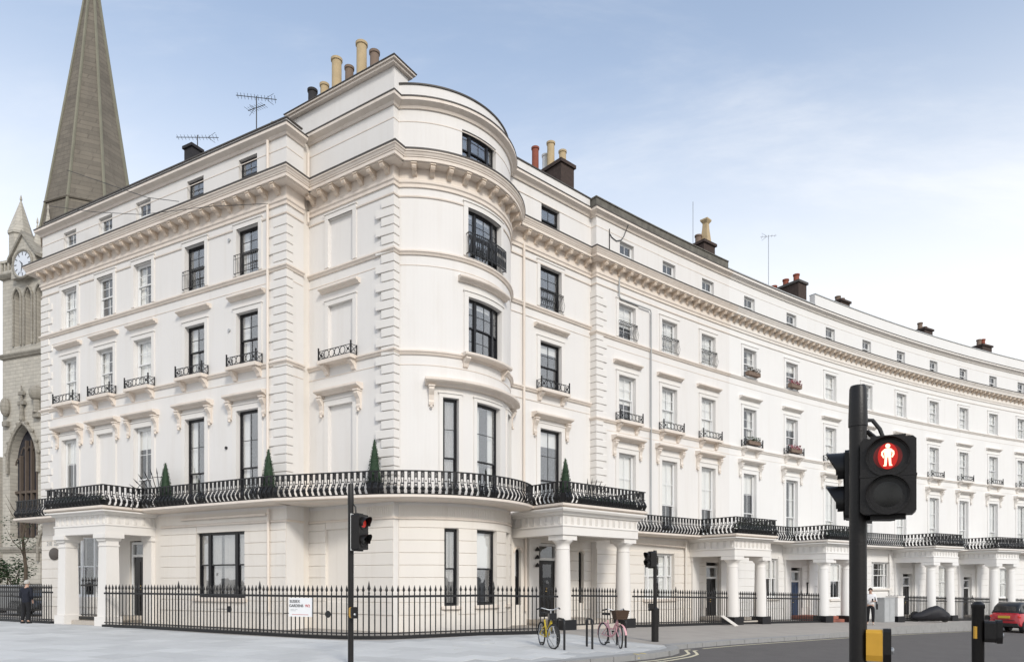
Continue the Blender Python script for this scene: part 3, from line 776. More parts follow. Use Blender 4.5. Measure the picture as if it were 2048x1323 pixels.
def bay(B, seg, lc, lv, w=1.12, frame='w', first='win', upper='win', attw=None, atts=True, balc=True, third_guard=None, tm='trim', rng=None, bl=None, dark=None, cols=2):
    """one window axis: returns the wall openings and adds the windows and their trim"""
    ops = []; r = rng or random; a, b = lc-w/2, lc+w/2; aw = attw or w*.84
    B_ = lambda: (bl[0] if bl is not None and len(bl) == 1 else (r.choice(bl) if bl else r.choice(BLINDS)))
    if upper == 'win':
        for k in ('third', 'second'):
            z0, z1 = lv[k]; ops.append((a, b, z0, z1)); place_window(B, seg, lc, z0, w-.02, z1-z0-.01, frame, blind=B_(), cols=cols, ru=2 if k == 'second' else 2, rl=2)
    else:
        for k in ('third', 'second'): z0, z1 = lv[k]; ops.append((a, b, z0, z1, .09, True))
    z0, z1 = lv['first']
    if first == 'win': ops.append((a, b, z0, z1)); place_window(B, seg, lc, z0, w-.02, z1-z0-.01, frame, blind=B_(), cols=cols, ru=2, rl=2, split=.62)
    elif first == 'blind': ops.append((a, b, z0, z1, .09, True))
    for k in ('third', 'second'): architrave(B, seg, a, b, lv[k][0], lv[k][1], 'stucco_trim' if tm == 'trim' else 'stucco_white')
    architrave(B, seg, a, b, lv['first'][0], lv['first'][1], 'stucco_trim' if tm == 'trim' else 'stucco_white', w=.2)
    hood(B, seg, a-.34, b+.34, lv['h2'], tm, .22, .17)
    hood(B, seg, a-.46, b+.46, lv['h1'], tm, .32, .22)
    for s in (-1, 1):
        l = lc+s*(w/2+.31); p = seg.P(l); inst('console', shared(('console', tm), console_fn, 'console', tm), B, (p[0], p[1], lv['h1']-.285), seg.rot(l))
    if balc:
        sw = w+.42; zt = lv['s2']+.02
        MB(lambda x, y, z: (lambda p: (p[0], p[1], z))(seg.P(lc+x, -y))).box(-sw/2, sw/2, -.36, 0, zt-.12, zt+.0).build('sill', tm, B)
        for s in (-1, 1):
            l = lc+s*(sw/2-.16); p = seg.P(l); inst('bracket', shared(('bracket', tm), bracket_fn, 'bracket', tm), B, (p[0], p[1], zt-.123), seg.rot(l))
        p = seg.P(lc); inst('balconette', shared(('balconette', round(sw, 2)), balconette_fn(sw-.04), 'balconette', 'iron'), B, (p[0], p[1], zt), seg.rot(lc))
    if third_guard:
        p = seg.P(lc); gm = shared(('guard', round(w, 2), third_guard), guard_fn(w+.06, .72, third_guard == 'belly'), 'window_guard', 'iron')
        inst('window_guard', gm, B, (p[0], p[1], lv['third'][0]), seg.rot(lc))
    if atts:
        z0, z1 = lv['att']; ops.append((lc-aw/2, lc+aw/2, z0, z1)); place_window(B, seg, lc, z0, aw-.02, z1-z0-.01, frame, cols=2, ru=1, rl=1, split=.5)
    return ops

# ------------------------------------------------------------------ left house (faces the wide pavement)
ZB = 4.30                                       # balcony slab underside
B1 = thing('terraced_house', 'cream stucco house on the left with square-pillared porch, beside the church', 'house', (*SL.P(7.5, -3), 0), 'stucco houses of the terrace')
rg = random.Random(3)
P1 = [SL.P(0, -6), SL.P(0), SL.P(15.1), SL.P(15.1, -.78)]
ops = []
for lc, fr_, f1, tg, bl_ in ((2.13, 'w', 'win', None, [('n',), ('b', .3)]), (4.70, 'w', 'blind', None, [('c',), None]), (7.21, 'w', 'win', None, [('n',), ('b', .25), ('c',)]), (10.35, 'b', 'win', 'plain', [('c',), None]), (13.19, 'b', 'win', 'plain', [None, ('c',)])):
    ops += bay(B1, SL, lc, LC, 1.12, fr_, f1, third_guard=tg, rng=rg, bl=bl_)
wall(B1, SL, 0, 15.1, 4.2, 17.42, ops, 'stucco')
gops = [(2.33, 4.22, 1.0, 3.62), (6.35, 7.55, .28, 3.30, .2), (10.42, 13.05, 1.07, 3.49)]
wall(B1, SL, 0, 15.1, -1.0, 4.2, gops, 'stucco_low')
courses(B1, SL, 0, 4.6, .55, 3.72, gops, 'stucco_low'); courses(B1, SL, 8.35, 15.1, .55, 3.72, gops, 'stucco_low')
place_window(B1, SL, 3.275, 1.0, 1.87, 2.6, 'w', lights=[(-.88, -.52, 1), (-.40, .40, 1), (.52, .88, 1)], ru=1, rl=1, blind=('c',))
MB(fmap(SL)).box(2.2, 4.35, -.16, 0, 3.64, 3.74).build('hood', 'trim', B1)
place_window(B1, SL, 11.735, 1.07, 2.61, 2.41, 'b', lights=[(-1.25, -.80, 1), (-.66, .66, 1), (.80, 1.25, 1)], ru=1, rl=1, blind=('g',))
MB(fmap(SL)).box(10.3, 13.17, -.10, 0, .93, 1.06).build('sill', 'trim', B1)
door(B1, SL, 6.98, .30, .98, 2.35, .5, 'door', rev=.10)
string(B1, [SL.P(0, -6), SL.P(0), SL.P(15.1), SL.P(15.1, -.78)], LC['s3']); string(B1, P1, LC['s2'])
MB().sweep([SL.P(8.35), SL.P(15.1), SL.P(15.1, -.78)], [(0, 3.74), (.05, 3.74), (.05, 3.80), (0, 3.82)]).build('string_course', 'trim', B1)
main_cornice(B1, P1); modillions(B1, SL, 0, 15.1, .60)
attic_cornice(B1, P1, .34)
# left flank and right return
for (a, b, z0, z1, m_) in ((SL.P(0, -6), SL.P(0), -1, 17.42, 'stucco'), (SL.P(15.1), SL.P(15.1, -.80), -1, 17.42, 'stucco')):
    MB().add([(a[0], a[1], z0), (b[0], b[1], z0), (b[0], b[1], z1), (a[0], a[1], z1)], [(0, 1, 2, 3)]).build('wall', m_, B1)
tl = SL.t; nl = SL.n
quoins(B1, SL.P(15.1), (-tl[0], -tl[1]), (-nl[0], -nl[1]), -1, 4.55, 14.35, 'stucco_trim', (.85, .58), (.26, .26))
quoins(B1, SL.P(0), tl, (-nl[0], -nl[1]), 1, 4.55, 14.35, 'stucco_trim', (.80, .55), (.5, .5))
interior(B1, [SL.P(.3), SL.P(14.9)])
roofdeck(B1, [SL.P(.05, -.05), SL.P(15.05, -.05)], [SL.P(15.05, -9), SL.P(.05, -9)], 17.35)
portico(B1, SL, 4.7, 8.0, 2.0, ZB, 'stucco_trim', style='square', zb=0.0, ent=.86, inset=.33)
slab1 = [SL.P(-.8, -3), SL.P(-.8, .8), SL.P(4.44, .8), SL.P(4.44, 2.28), SL.P(8.26, 2.28), SL.P(8.26, .8), SL.P(15.3, .8)]
slabpath(B1, slab1, .85, ZB)
def rr(seg, l0, d0, l1, d1): return [seg.P(l0, d0), seg.P(l1, d1)]
e = .08
balustrade(B1, [rr(SL, -.8+e, -3, -.8+e, .8-e), rr(SL, -.8+e, .8-e, 4.44+e, .8-e), rr(SL, 4.44+e, .8-e, 4.44+e, 2.28-e), rr(SL, 4.44+e, 2.28-e, 8.26-e, 2.28-e), rr(SL, 8.26-e, 2.28-e, 8.26-e, .8-e), rr(SL, 8.26-e, .8-e, 15.25, .8-e)], ZB+.15)
pipe(B1, [(*SL.P(14.28, .09), z) for z in (17.1, 15.8)], .05); pipe(B1, [(*SL.P(14.28, .09), 14.9), (*SL.P(14.28, .09), 4.5)], .05)
pipe(B1, [(*SL.P(14.32, .10), 4.2), (*SL.P(14.32, .10), .6)], .05)
MB(fmap(SL)).box(9.6, 14.2, -.11, -.03, 3.98, 4.06).build('conduit', 'trim', B1)
# number and oval plaque left of the porch
def textmesh(txt, size, m, name, extr=.004):
    cu = bpy.data.curves.new(name, 'FONT'); cu.body = txt; cu.size = size; cu.extrude = extr; cu.align_x = 'CENTER'; cu.align_y = 'CENTER'
    to = bpy.data.objects.new('tmp', cu); COL.objects.link(to); dg = bpy.context.evaluated_depsgraph_get()
    me = bpy.data.meshes.new_from_object(to.evaluated_get(dg)); bpy.data.objects.remove(to); bpy.data.curves.remove(cu)
    me.name = name; me.materials.clear(); me.materials.append(MATS[m]); me.transform(Matrix.Rotation(radians(90), 4, 'X')); return me
for txt, dl, zz_ in (('218', .62, 3.33), ('220', 1.18, 3.33)):
    p = SL.P(dl, .045); inst('house_number', textmesh(txt, .26, 'zinc', 'house_number'), B1, (p[0], p[1], zz_), SL.a)
p = SL.P(1.05, .055); ov = MB(); ov.lathe([(.001, 0), (.30, 0), (.33, .015), (.30, .03), (.001, .03)], 28)
om = ov.mesh('plaque', 'plaque', True); om.transform(Matrix.Diagonal((1.25, .82, 1, 1))); om.transform(Matrix.Rotation(radians(90), 4, 'X')); inst('plaque', om, B1, (p[0], p[1], 2.88), SL.a)

# ------------------------------------------------------------------ corner house with the round bay
B2 = thing('corner_house', 'white stucco corner house with a round bay and a two-column porch', 'house', (-2.5, 26, 0), 'stucco houses of the terrace')
lbe = SB.lof(4.7)
PC = [SP.P(-5.3), SP.P(0)]+SB.pts(0, lbe)+[SR.P(4.44)]
PCs = [SP.P(-5.3), SP.P(0)]+SB.pts(0, lbe, .3)+[SR.P(4.44)]
ops = bay(B2, SP, -2.45, LC, 1.2, 'b', 'blind', 'blind', atts=False)
wall(B2, SP, -5.3, 0, 4.2, 17.64, ops, 'stucco')
gp = [(-3.2, -1.78, 1.1, 3.5, .09, True)]
wall(B2, SP, -5.3, 0, -1, 4.2, gp, 'stucco_low'); courses(B2, SP, -5.2, 0, .55, 3.72, gp, 'stucco_low')
A = SB.lof
bops = [(A(-70), A(-60.7), *LC['first']), (A(-48.7), A(-27.9), *LC['first']), (A(-16), A(-6.6), *LC['first']), (A(-54.5), A(-26.2), *LC['second']), (A(-54.8), A(-26.8), 12.74, 14.40), (A(-58.4), A(-32), 15.84, 17.0)]
wall(B2, SB, 0, lbe, 4.2, 17.64, bops, 'stucco')
gb = [(A(-69.2), A(-60.7), .85, 3.45), (A(-48.7), A(-31.5), .85, 3.45), (A(-19), A(-10.5), .85, 3.45)]
wall(B2, SB, 0, lbe, -1, 4.2, gb, 'stucco_low'); courses(B2, SB, 0.02, lbe, .55, 3.72, gb, 'stucco_low')
for o in bops+gb:
    w = o[1]-o[0]; h = o[3]-o[2]; lc = (o[0]+o[1])/2
    if o in bops[3:]:
        li = [(-w/2+.05, -w/2+.05+w*.17, 1), (-w/2+.05+w*.17+.09, w/2-.05-w*.17-.09, 2), (w/2-.05-w*.17, w/2-.05, 1)]
        rr_ = 2 if h > 1.3 else 1
        place_window(B2, SB, lc, o[2], w-.02, h-.01, 'b', lights=li, ru=rr_, rl=rr_, blind=('b', .12) if h > 1.5 else None)
    else: place_window(B2, SB, lc, o[2], w-.02, h-.01, 'b', cols=1, ru=2 if o in bops else 1, rl=1, split=.6 if o in bops else .52, blind=('g',) if w < .7 else (('c',) if o in bops else ('b', .5)))
for o in (bops[3], bops[4]): architrave(B2, SB, o[0], o[1], o[2], o[3])
for o in bops[:3]: architrave(B2, SB, o[0], o[1], o[2], o[3], w=.13)
hood(B2, SB, A(-61), A(-20.5), LC['h2'], d=.24); hood(B2, SB, A(-80), A(1.5), LC['h1'], d=.36, h=.24)
for dg_ in (-76.5, -2.2):
    l = A(dg_); p = SB.P(l); inst('console', shared(('console', 'trim'), console_fn, 'console', 'trim'), B2, (p[0], p[1], LC['h1']-.305), SB.rot(l))
swp(B2, SB, A(-59), A(-21.5), [(0, 9.25), (.30, 9.27), (.34, 9.31), (.34, 9.38), (0, 9.40)], 'sill', 'trim')
for dg_ in (-56.5, -24):
    l = A(dg_); p = SB.P(l); inst('bracket', shared(('bracket', 'trim'), bracket_fn, 'bracket', 'trim'), B2, (p[0], p[1], 9.255), SB.rot(l))
for o in gb: swp(B2, SB, o[0]-.1, o[1]+.1, [(0, .74), (.1, .74), (.1, .84), (0, .845)], 'sill', 'trim')
# iron guard curved in front of the third floor bay window
mb = MB(fmap(SB)); n = 22; la, lb = A(-56), A(-25.5)
for i in range(n+1):
    x = la+(lb-la)*i/n
    for (za, zb_) in ((12.74, 13.50),): mb.box(x-.011, x+.011, -.20, -.178, za, zb_)
    if i < n and i % 2 == 0: mb.box(x+.03, x+.13, -.20, -.185, 13.22, 13.40); mb.box(x+.04, x+.12, -.20, -.185, 12.85, 13.1)
for z in (12.78, 13.46): mb.box(la, lb, -.20, -.175, z, z+.03, nx=24)
for x in (la, lb):
    for z in (12.78, 13.46): mb.box(x-.012, x+.012, -.19, 0, z, z+.025)
mb.build('window_guard', 'iron', B2)
# entrance front
ops = bay(B2, SR, 1.97, LC, 1.22, 'b', 'win', 'win', attw=1.05, third_guard='belly', bl=[('b', .2), ('g',), None], rng=rg)
wall(B2, SR, -.22, 4.5, 4.2, 17.64, ops, 'stucco')
g2 = [(1.25, 2.50, .22, 3.22, .3), (.02, .34, .75, 2.95), (3.62, 3.94, .75, 2.95)]
wall(B2, SR, -.22, 4.5, -1, 4.2, g2, 'stucco_low'); courses(B2, SR, 2.95, 4.42, .45, 3.1, g2, 'stucco_low')
door(B2, SR, 1.875, .24, 1.04, 2.28, .58, 'door', rev=.2, glassp=True)
for lc in (.18, 3.78):
    place_window(B2, SR, lc, .75, .31, 2.19, 'b', cols=1, ru=1, rl=1, blind=('g',))
    mb = MB(fmap(SR)); n = 8                                       # round head
    for s in (-1, 1):
        poly = [(lc+s*.162, 2.95)]+[(lc+s*.16*cos(a), 2.785+.16*sin(a)) for a in [pi/2*k/n for k in range(n+1)]]
        mb.prism(poly, 'y', -.012, .20)
    mb.build('arch_head', 'stucco_low', B2)
    mb = MB(fmap(SR)); mb.tube([(lc+.22*cos(a), -.02, 2.78+.22*sin(a)) for a in [pi*k/12 for k in range(13)]], .035, 6); mb.build('archivolt', 'trim', B2)
main_cornice(B2, PC); modillions(B2, SP, -4.6, .1, .60); modillions(B2, SB, .25, lbe-.1, .56); modillions(B2, SR, .15, 4.3, .56)
string(B2, PC, LC['s3']); string(B2, PC, LC['s2'])
attic_cornice(B2, PC, .56, z=17.62, ppts=PC[2:])
MB().sweep([SP.P(-5.3), SP.P(0)]+SB.pts(0, lbe, .3), [(0, 3.74), (.05, 3.74), (.05, 3.80), (0, 3.82)]).build('string_course', 'trim', B2)
# fluted frieze band under the balcony of the bay
mb = MB(fmap(SB)); l = .1
while l < lbe-.2: mb.box(l, l+.035, -.018, -.001, 3.86, 4.16); l += .085
l = -1.2; mb.map = fmap(SP)
while l < -.05: mb.box(l, l+.035, -.018, -.001, 3.86, 4.16); l += .085
mb.build('frieze_rib', 'stucco_low', B2)['kind'] = 'stuff'
a_, b_ = SP.P(0), SB.P(0)
MB().add([(a_[0], a_[1], -1), (b_[0], b_[1], -1), (b_[0], b_[1], 17.6), (a_[0], a_[1], 17.6)], [(0, 1, 2, 3)]).build('wall', 'stucco', B2)
rd = (b_[0]-a_[0], b_[1]-a_[1]); rl_ = hypot(*rd); rd = (rd[0]/rl_, rd[1]/rl_)
quoins(B2, a_, (-tl[0], -tl[1]), rd, -1, 4.55, 14.35, 'stucco_trim', (.72, .48), (.25, .25))
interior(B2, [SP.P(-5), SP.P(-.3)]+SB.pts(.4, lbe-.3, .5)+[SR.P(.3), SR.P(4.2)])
roofdeck(B2, offset(PCs, -.05), [SR.P(4.44, -8), SP.P(-5.3, -8)], 17.58)
# balcony: line continues from the left house and wraps the bay
Rb = 4.38; c_ = SB.c; q = SL.P(15.3, .8); dq = hypot(q[0]-c_[0], q[1]-c_[1]); th0 = atan2(q[1]-c_[1], q[0]-c_[0])+math.acos(Rb/dq)
arcp = [(c_[0]+Rb*cos(a), c_[1]+Rb*sin(a)) for a in [th0+(radians(-5.5)-th0)*i/34 for i in range(35)]]
slabpath(B2, [q]+arcp, 1.0, ZB)
MB().add([(x, y, ZB+.02) for x, y in [SP.P(-5.2, .0), q]+arcp[:6]+[SP.P(-.1, 0)]], [tuple(range(9))]).build('balcony_soffit', 'stucco_low', B2)
in_ = [(c_[0]+(Rb-e)*cos(a), c_[1]+(Rb-e)*sin(a)) for a in [th0+(radians(-5.5)-th0)*i/34 for i in range(35)]]
balustrade(B2, [[SL.P(15.3, .8-e), in_[0]], in_], ZB+.15)
portico(B2, SR, -.15, 4.15, 2.75, ZB, 'stucco_trim', 'round', colr=(.31, .255), ent=.95, inset=.42, pil=(.92,))
sl = [SR.P(-.42, 1.0), SR.P(-.42, 3.02), SR.P(4.42, 3.02), SR.P(4.42, .5)]
slabpath(B2, sl, .6, ZB)
balustrade(B2, [rr(SR, -.34, 1.0, -.34, 2.94), rr(SR, -.34, 2.94, 4.34, 2.94), rr(SR, 4.34, 2.94, 4.34, .5)], ZB+.15)
# chimney stack along the flank
def pot(B, par, p, z, h, r, m, cowl=False):
    mb = MB(); mb.lathe([(r*1.02, 0), (r*1.05, .05), (r*.96, .10), (r*.94, h-.12), (r*1.12, h-.10), (r*1.14, h-.02), (r*.85, h), (r*.8, h-.2)], 18, (p[0], p[1], z)); mb.build('chimney_pot', m, par, True, org=WL[B.name])
mb = MB(fmap(SP)); mb.box(-5.0, -.03, .062, .74, 17.6, 18.66); stk = mb.build('chimney_stack', 'stucco', B2)
mb = MB(fmap(SP)); mb.box(-5.12, .09, -.10, .86, 18.662, 18.74); mb.box(-5.2, .17, -.16, .92, 18.742, 18.80); mb.build('coping', 'trim', stk, org=WL[B2.name])
mb = MB(fmap(SP)); mb.box(-5.24, .20, -.19, .95, 18.802, 18.83); mb.build('coping', 'lead', stk, org=WL[B2.name])
for l, h, m_, r in ((-4.0, .60, 'pot_black', .15), (-3.38, .56, 'pot_buff', .14), (-2.76, 1.18, 'pot_buff', .165), (-2.14, .66, 'pot_brown', .14), (-1.55, 1.22, 'pot_buff', .17), (-.95, .70, 'pot_brown', .15)):
    pot(B2, stk, SP.P(l, -.10), 18.80, h*1.04, r*1.08, m_)
# brick stack behind the entrance front
cx, cy = SR.P(3.55, -1.0); a = SR.a
def obox(mb, cx, cy, a, x0, x1, y0, y1, z0, z1):
    q = MB(); q.box(x0, x1, y0, y1, z0, z1); c, s = cos(a), sin(a); mb.add([(cx+c*x-s*y, cy+s*x+c*y, z) for x, y, z in q.v], q.f); return mb
stk2 = obox(MB(), cx, cy, a, -.35, .45, -.4, 1.7, 17.3, 19.55).build('chimney_stack', 'brick', B2)
obox(MB(), cx, cy, a, -.42, .52, -.47, 1.77, 19.552, 19.70).build('coping', 'brick', stk2, org=WL[B2.name])
for (u, v, h, m_, r) in ((.05, -.1, .62, 'pot_buff', .16), (-.15, .42, 1.15, 'pot_buff', .17), (-.05, .85, .85, 'signal_white', .15), (-.2, 1.35, 1.35, 'pot_red', .16)):
    pot(B2, stk2, (cx+cos(a)*u-sin(a)*v, cy+sin(a)*u+cos(a)*v), 19.70, h, r, m_)
# pipes
MB(fmap(SP)).box(-5.28, -4.66, -.30, .01, -.6, 4.25).build('pier', 'stucco_low', B2)
pipe(B2, [(*SP.P(-4.82, .10), z) for z in (14.7, 4.5)], .05)
pipe(B2, [(*SP.P(-4.0, .10), 17.0), (*SP.P(-4.0, .10), 15.85)], .05)
pipe(B2, [(*SP.P(-4.0, .10), 14.9), (*SP.P(-4.0, .10), 14.55), (*SP.P(-4.1, .10), 14.45), (*SP.P(-4.7, .10), 14.40), (*SP.P(-4.81, .10), 14.3)], .05)
pipe(B2, [(*SP.P(-4.35, .12), 4.1), (*SP.P(-4.35, .12), 3.98), (*SP.P(-4.5, .12), 3.9), (*SP.P(-4.6, .12), 3.85), (*SP.P(-4.6, .12), .6)], .05)
pipe(B2, [(*SR.P(.42, .09), 14.9), (*SR.P(.42, .09), 4.4)], .05)
pipe(B2, [(*SR.P(.52, .09), 3.4), (*SR.P(.52, .09), .5)], .05)
# three round lamps / alarm fittings beside the door
for k, z in enumerate((2.93, 2.62, 2.30)):
    p = SR.P(1.0, .24); mb = MB(); mb.lathe([(.02, .1), (.10, -.02), (.10, -.06), (.02, -.07)], 12, (p[0], p[1], z)); mb.build('wall_lamp', 'iron', B2, True)
MB(fmap(SR)).box(2.72, 2.90, -.03, 0, 1.35, 1.85).build('door_plate', 'plaque', B2)

# ------------------------------------------------------------------ the long terrace
def row_house(label, l0, l1, lcs, por, gw, dlc, um, lm, tm, par, first=False, copm='lead', parm='stucco', guard=None, dm='door', plinth='black_paint', stepm='step_stone', seed=1, boxes=(), bl=None):
    B = thing('terraced_house', label, 'house', (*SW.P((l0+l1)/2, -3), 0), 'stucco houses of the terrace'); r = random.Random(seed)
    ops = []
    for i, lc in enumerate(lcs): ops += bay(B, SW, lc, LR, 1.12, 'w', rng=r, tm=tm, third_guard=guard, bl=bl)
    wall(B, SW, l0, l1, 3.6, 17.62, ops, um)
    g = [(lc-w/2, lc+w/2, z0, z1) for lc, w, z0, z1 in gw]
    dz = zg(SW.P(dlc)[0])
    dop = (dlc-.56, dlc+.56, dz+.02, dz+2.95, .3)
    wall(B, SW, l0, l1, -2.4, 3.6, g+[dop], lm)
    base = zg(SW.P(l1)[0])
    courses(B, SW, l0, por[0]+.1, max(.1, base+.7), 3.05, g+[dop], lm); courses(B, SW, por[0]+.7, l1, max(.1, base+.7), 2.6, g+[dop], lm)
    for lc, w, z0, z1 in gw:
        li = [(-w/2+.05, -w/2+.05+w*.15, 1), (-w/2+.05+w*.15+.1, w/2-.05-w*.15-.1, 2), (w/2-.05-w*.15, w/2-.05, 1)] if w > 1.5 else None
        place_window(B, SW, lc, z0, w-.02, z1-z0-.01, 'w', lights=li, cols=2, ru=1 if li is None else 2, rl=1, blind=r.choice([('b', .5), ('n',), ('c',)]))
        MB(fmap(SW)).box(lc-w/2-.1, lc+w/2+.1, -.12, 0, z0-.12, z0-.002).build('sill', tm, B)
    door(B, SW, dlc, dz+.03, .92, 2.1, .55, dm, rev=.18)
    pts = SW.pts(l0, l1)
    if first: pts = [SW.P(l0, -1.2)]+pts
    main_cornice(B, pts, tm); modillions(B, SW, l0, l1, .54)
    attic_cornice(B, pts, par, tm, 17.6, parm, copm)
    string(B, pts, LR['s3'], tm); string(B, pts, LR['s2'], tm)
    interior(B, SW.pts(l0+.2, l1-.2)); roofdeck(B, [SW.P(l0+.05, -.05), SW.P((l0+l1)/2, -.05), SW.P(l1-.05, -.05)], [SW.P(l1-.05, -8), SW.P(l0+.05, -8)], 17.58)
    zt = 3.70; p0, p1 = por
    portico(B, SW, p0, p1, 2.55, zt, 'stucco_trim' if tm == 'trim' else 'stucco_white', 'round', ent=.86, colr=(.29, .24), plinth=plinth, stepm=stepm)
    slabpath(B, SW.pts(l0+.02 if not first else l0+.1, p0-.1)[:-1]+[SW.P(p0-.23, .0)] and [SW.P(l, .85) for l in [l0+.02+(p0-.23-l0-.02)*i/4 for i in range(5)]]+[SW.P(p0-.23, 2.80), SW.P(min(p1+.23, l1-.02), 2.80), SW.P(min(p1+.23, l1-.02), .3)], .84, zt, tm)
    ff = .77
    balustrade(B, [[SW.P(l, ff) for l in [l0+.02+(p0-.15-l0-.02)*i/4 for i in range(5)]], [SW.P(p0-.15, ff), SW.P(p0-.15, 2.72)], [SW.P(p0-.15, 2.72), SW.P(min(p1+.15, l1-.1), 2.72)], [SW.P(min(p1+.15, l1-.1), 2.72), SW.P(min(p1+.15, l1-.1), .3)]], zt+.15)
    for (lc, z, m_) in boxes:                              # window boxes with plants
        mb = MB(fmap(SW)); mb.box(lc-.5, lc+.5, -.34, -.1, z, z+.2); wb = mb.build('window_box', 'pot_brown', B)
        q = MB(); rr2 = random.Random(int(lc*10))
        for k in range(170):
            p = SW.P(lc+rr2.uniform(-.5, .5), rr2.uniform(.08, .38)); zz2 = z+.2+rr2.uniform(-.06, .22); s = rr2.uniform(.03, .06); a = rr2.uniform(0, 6.3)
            q.add([(p[0]+s*cos(a), p[1]+s*sin(a), zz2), (p[0]-s*sin(a), p[1]+s*cos(a), zz2+s), (p[0]-s*cos(a), p[1]-s*sin(a), zz2+.3*s)], [(0, 1, 2)])
        q.build('foliage', m_, wb, org=WL[B.name])
    return B
HA = row_house('cream terraced house with a mossy dark parapet, next to the corner house', .55, 10.25, (2.52, 5.49, 8.49), (7.0, 10.0), [(4.77, 2.16, .85, 2.97)], 8.88, 'stucco', 'stucco_low', 'trim', .56, True, 'moss', 'moss', 'belly', seed=11, bl=[('b', .98), ('n',), ('n',), ('b', .6)])
HB = row_house('terraced house with plants in its upper window boxes and a dark blue door', 10.25, 18.25, (11.99, 15.85), (15.0, 18.0), [(13.48, 2.18, .75, 2.9)], 16.3, 'stucco_white', 'stucco_white', 'trim_white', .22, False, 'zinc', 'stucco_white', None, 'door_blue', stepm='step_red', seed=12, boxes=[(11.99, 12.5, 'twig'), (15.85, 12.5, 'pink_flower'), (11.99, 8.86, 'leaf2'), (15.85, 8.86, 'pink_flower')], bl=[None, ('c',), ('b', .3)])
HC = row_house('white terraced house behind the near traffic signal, third of the long row', 18.25, 29.65, (19.72, 23.6, 27.46), (26.5, 29.45), [(20.34, 1.3, .6, 2.75), (25.13, 2.1, 1.2, 2.87)], 28.2, 'stucco_white', 'stucco_white', 'trim_white', .85, False, 'zinc', 'stucco_white', seed=13, bl=[('n',), ('b', .98), ('n',)])
HD = row_house('white terraced house behind the red car, fourth of the long row', 29.65, 37.3, (31.32, 34.98), (34.15, 37.05), [(32.55, 1.3, .5, 2.7)], 35.4, 'stucco_white', 'stucco_white', 'trim_white', .85, False, 'zinc', 'stucco_white', seed=14, bl=[('n',), ('b', .98), ('n',)])
HE = row_house('white terraced house at the right edge, farthest of the long row', 37.3, 52.0, (38.73, 42.4, 46.1, 49.8), (48.6, 51.6), [(40.2, 1.3, .4, 2.6), (45, 2.1, .6, 2.6)], 50.2, 'stucco_white', 'stucco_white', 'trim_white', .85, False, 'zinc', 'stucco_white', seed=15, bl=[('n',), ('b', .98), ('n',)])
# corner of the first house: return wall and quoins
a_, b_ = SW.P(.55, -1.2), SW.P(.55)
MB().add([(a_[0], a_[1], -1), (b_[0], b_[1], -1), (b_[0], b_[1], 17.6), (a_[0], a_[1], 17.6)], [(0, 1, 2, 3)]).build('wall', 'stucco', HA)
r0 = SW.rot(.55); t0 = (cos(r0), sin(r0)); n0 = (sin(r0), -cos(r0))
quoins(HA, b_, t0, (-n0[0], -n0[1]), 1, 4.4, 14.2, 'stucco_trim', (.62, .40), (.32, .32))
pipe(HA, [(*SW.P(1.9, .10), 15.0), (*SW.P(1.9, .10), 14.2), (*SW.P(1.98, .10), 14.12), (*SW.P(4.0, .10), 14.12), (*SW.P(4.07, .10), 14.0), (*SW.P(4.07, .10), 4.0)], .032, 'zinc')
pipe(HA, [(*SW.P(6.6, .12), 3.5), (*SW.P(6.6, .12), -.2)], .05, 'stucco_low')
pipe(HA, [(*SW.P(3.0, .12), 3.38), (*SW.P(6.5, .12), 3.30), (*SW.P(6.6, .12), 3.2)], .04, 'trim')
pipe(HA, [(*SW.P(1.35, .03), 17.0), (*SW.P(1.35, .03), 15.8)], .02, 'cable')
pipe(HA, [(*SW.P(2.3, .27), 17.4), (*SW.P(2.25, .06), 16.95), (*SW.P(2.1, .04), 16.75), (*SW.P(1.8, .03), 16.62), (*SW.P(1.5, .03), 16.68), (*SW.P(1.36, .03), 16.8)], .018, 'cable')
pipe(HC, [(*SW.P(26.0, .10), 3.4), (*SW.P(26.0, .10), -.5)], .05, 'stucco_white')
# chimneys of the terrace
def stack(B, l, d, w, dp, z0, z1, pots, m='brick', capm='brick'):
    p = SW.P(l, d); a = SW.rot(l); st = obox(MB(), p[0], p[1], a, -w/2, w/2, -dp/2, dp/2, z0, z1).build('chimney_stack', m, B)
    obox(MB(), p[0], p[1], a, -w/2-.08, w/2+.08, -dp/2-.08, dp/2+.08, z1+.002, z1+.14).build('coping', capm, st, org=WL[B.name])
    for (u, v, h, r, pm) in pots: pot(B, st, (p[0]+cos(a)*u-sin(a)*v, p[1]+sin(a)*u+cos(a)*v), z1+.14, h, r, pm)
    return st
stack(HA, 9.35, -1.0, .9, .9, 17.2, 19.0, [(-.2, .1, .5, .17, 'pot_brown')])
p = SW.P(9.5, -.9); mb = MB(); mb.lathe([(.34, 0), (.30, .1), (.19, .85), (.17, 1.1), (.30, 1.25), (.30, 1.32), (.1, 1.36)], 4, (p[0], p[1], 19.14)); mb.build('chimney_pot', 'pot_buff', HA)
stack(HB, 17.7, -1.6, .8, 2.2, 17.2, 19.1, [(0, -.7, .55, .17, 'pot_red'), (0, .0, .5, .17, 'pot_red'), (0, .8, .4, .17, 'pot_red')], 'brick', 'lead')
stack(HC, 24.2, -2.2, 1.0, .8, 17.2, 19.9, [(-.2, 0, .35, .17, 'pot_brown'), (.25, 0, .3, .17, 'pot_brown')])
stack(HD, 33.8, -2.2, 1.0, .9, 17.2, 19.85, [(-.3, 0, .5, .17, 'pot_brown'), (.25, 0, .3, .17, 'pot_brown')])
stack(HE, 41.2, -2.2, 1.2, .9, 17.2, 19.85, [(-.3, 0, .5, .17, 'pot_brown'), (.2, 0, .6, .17, 'pot_red')])
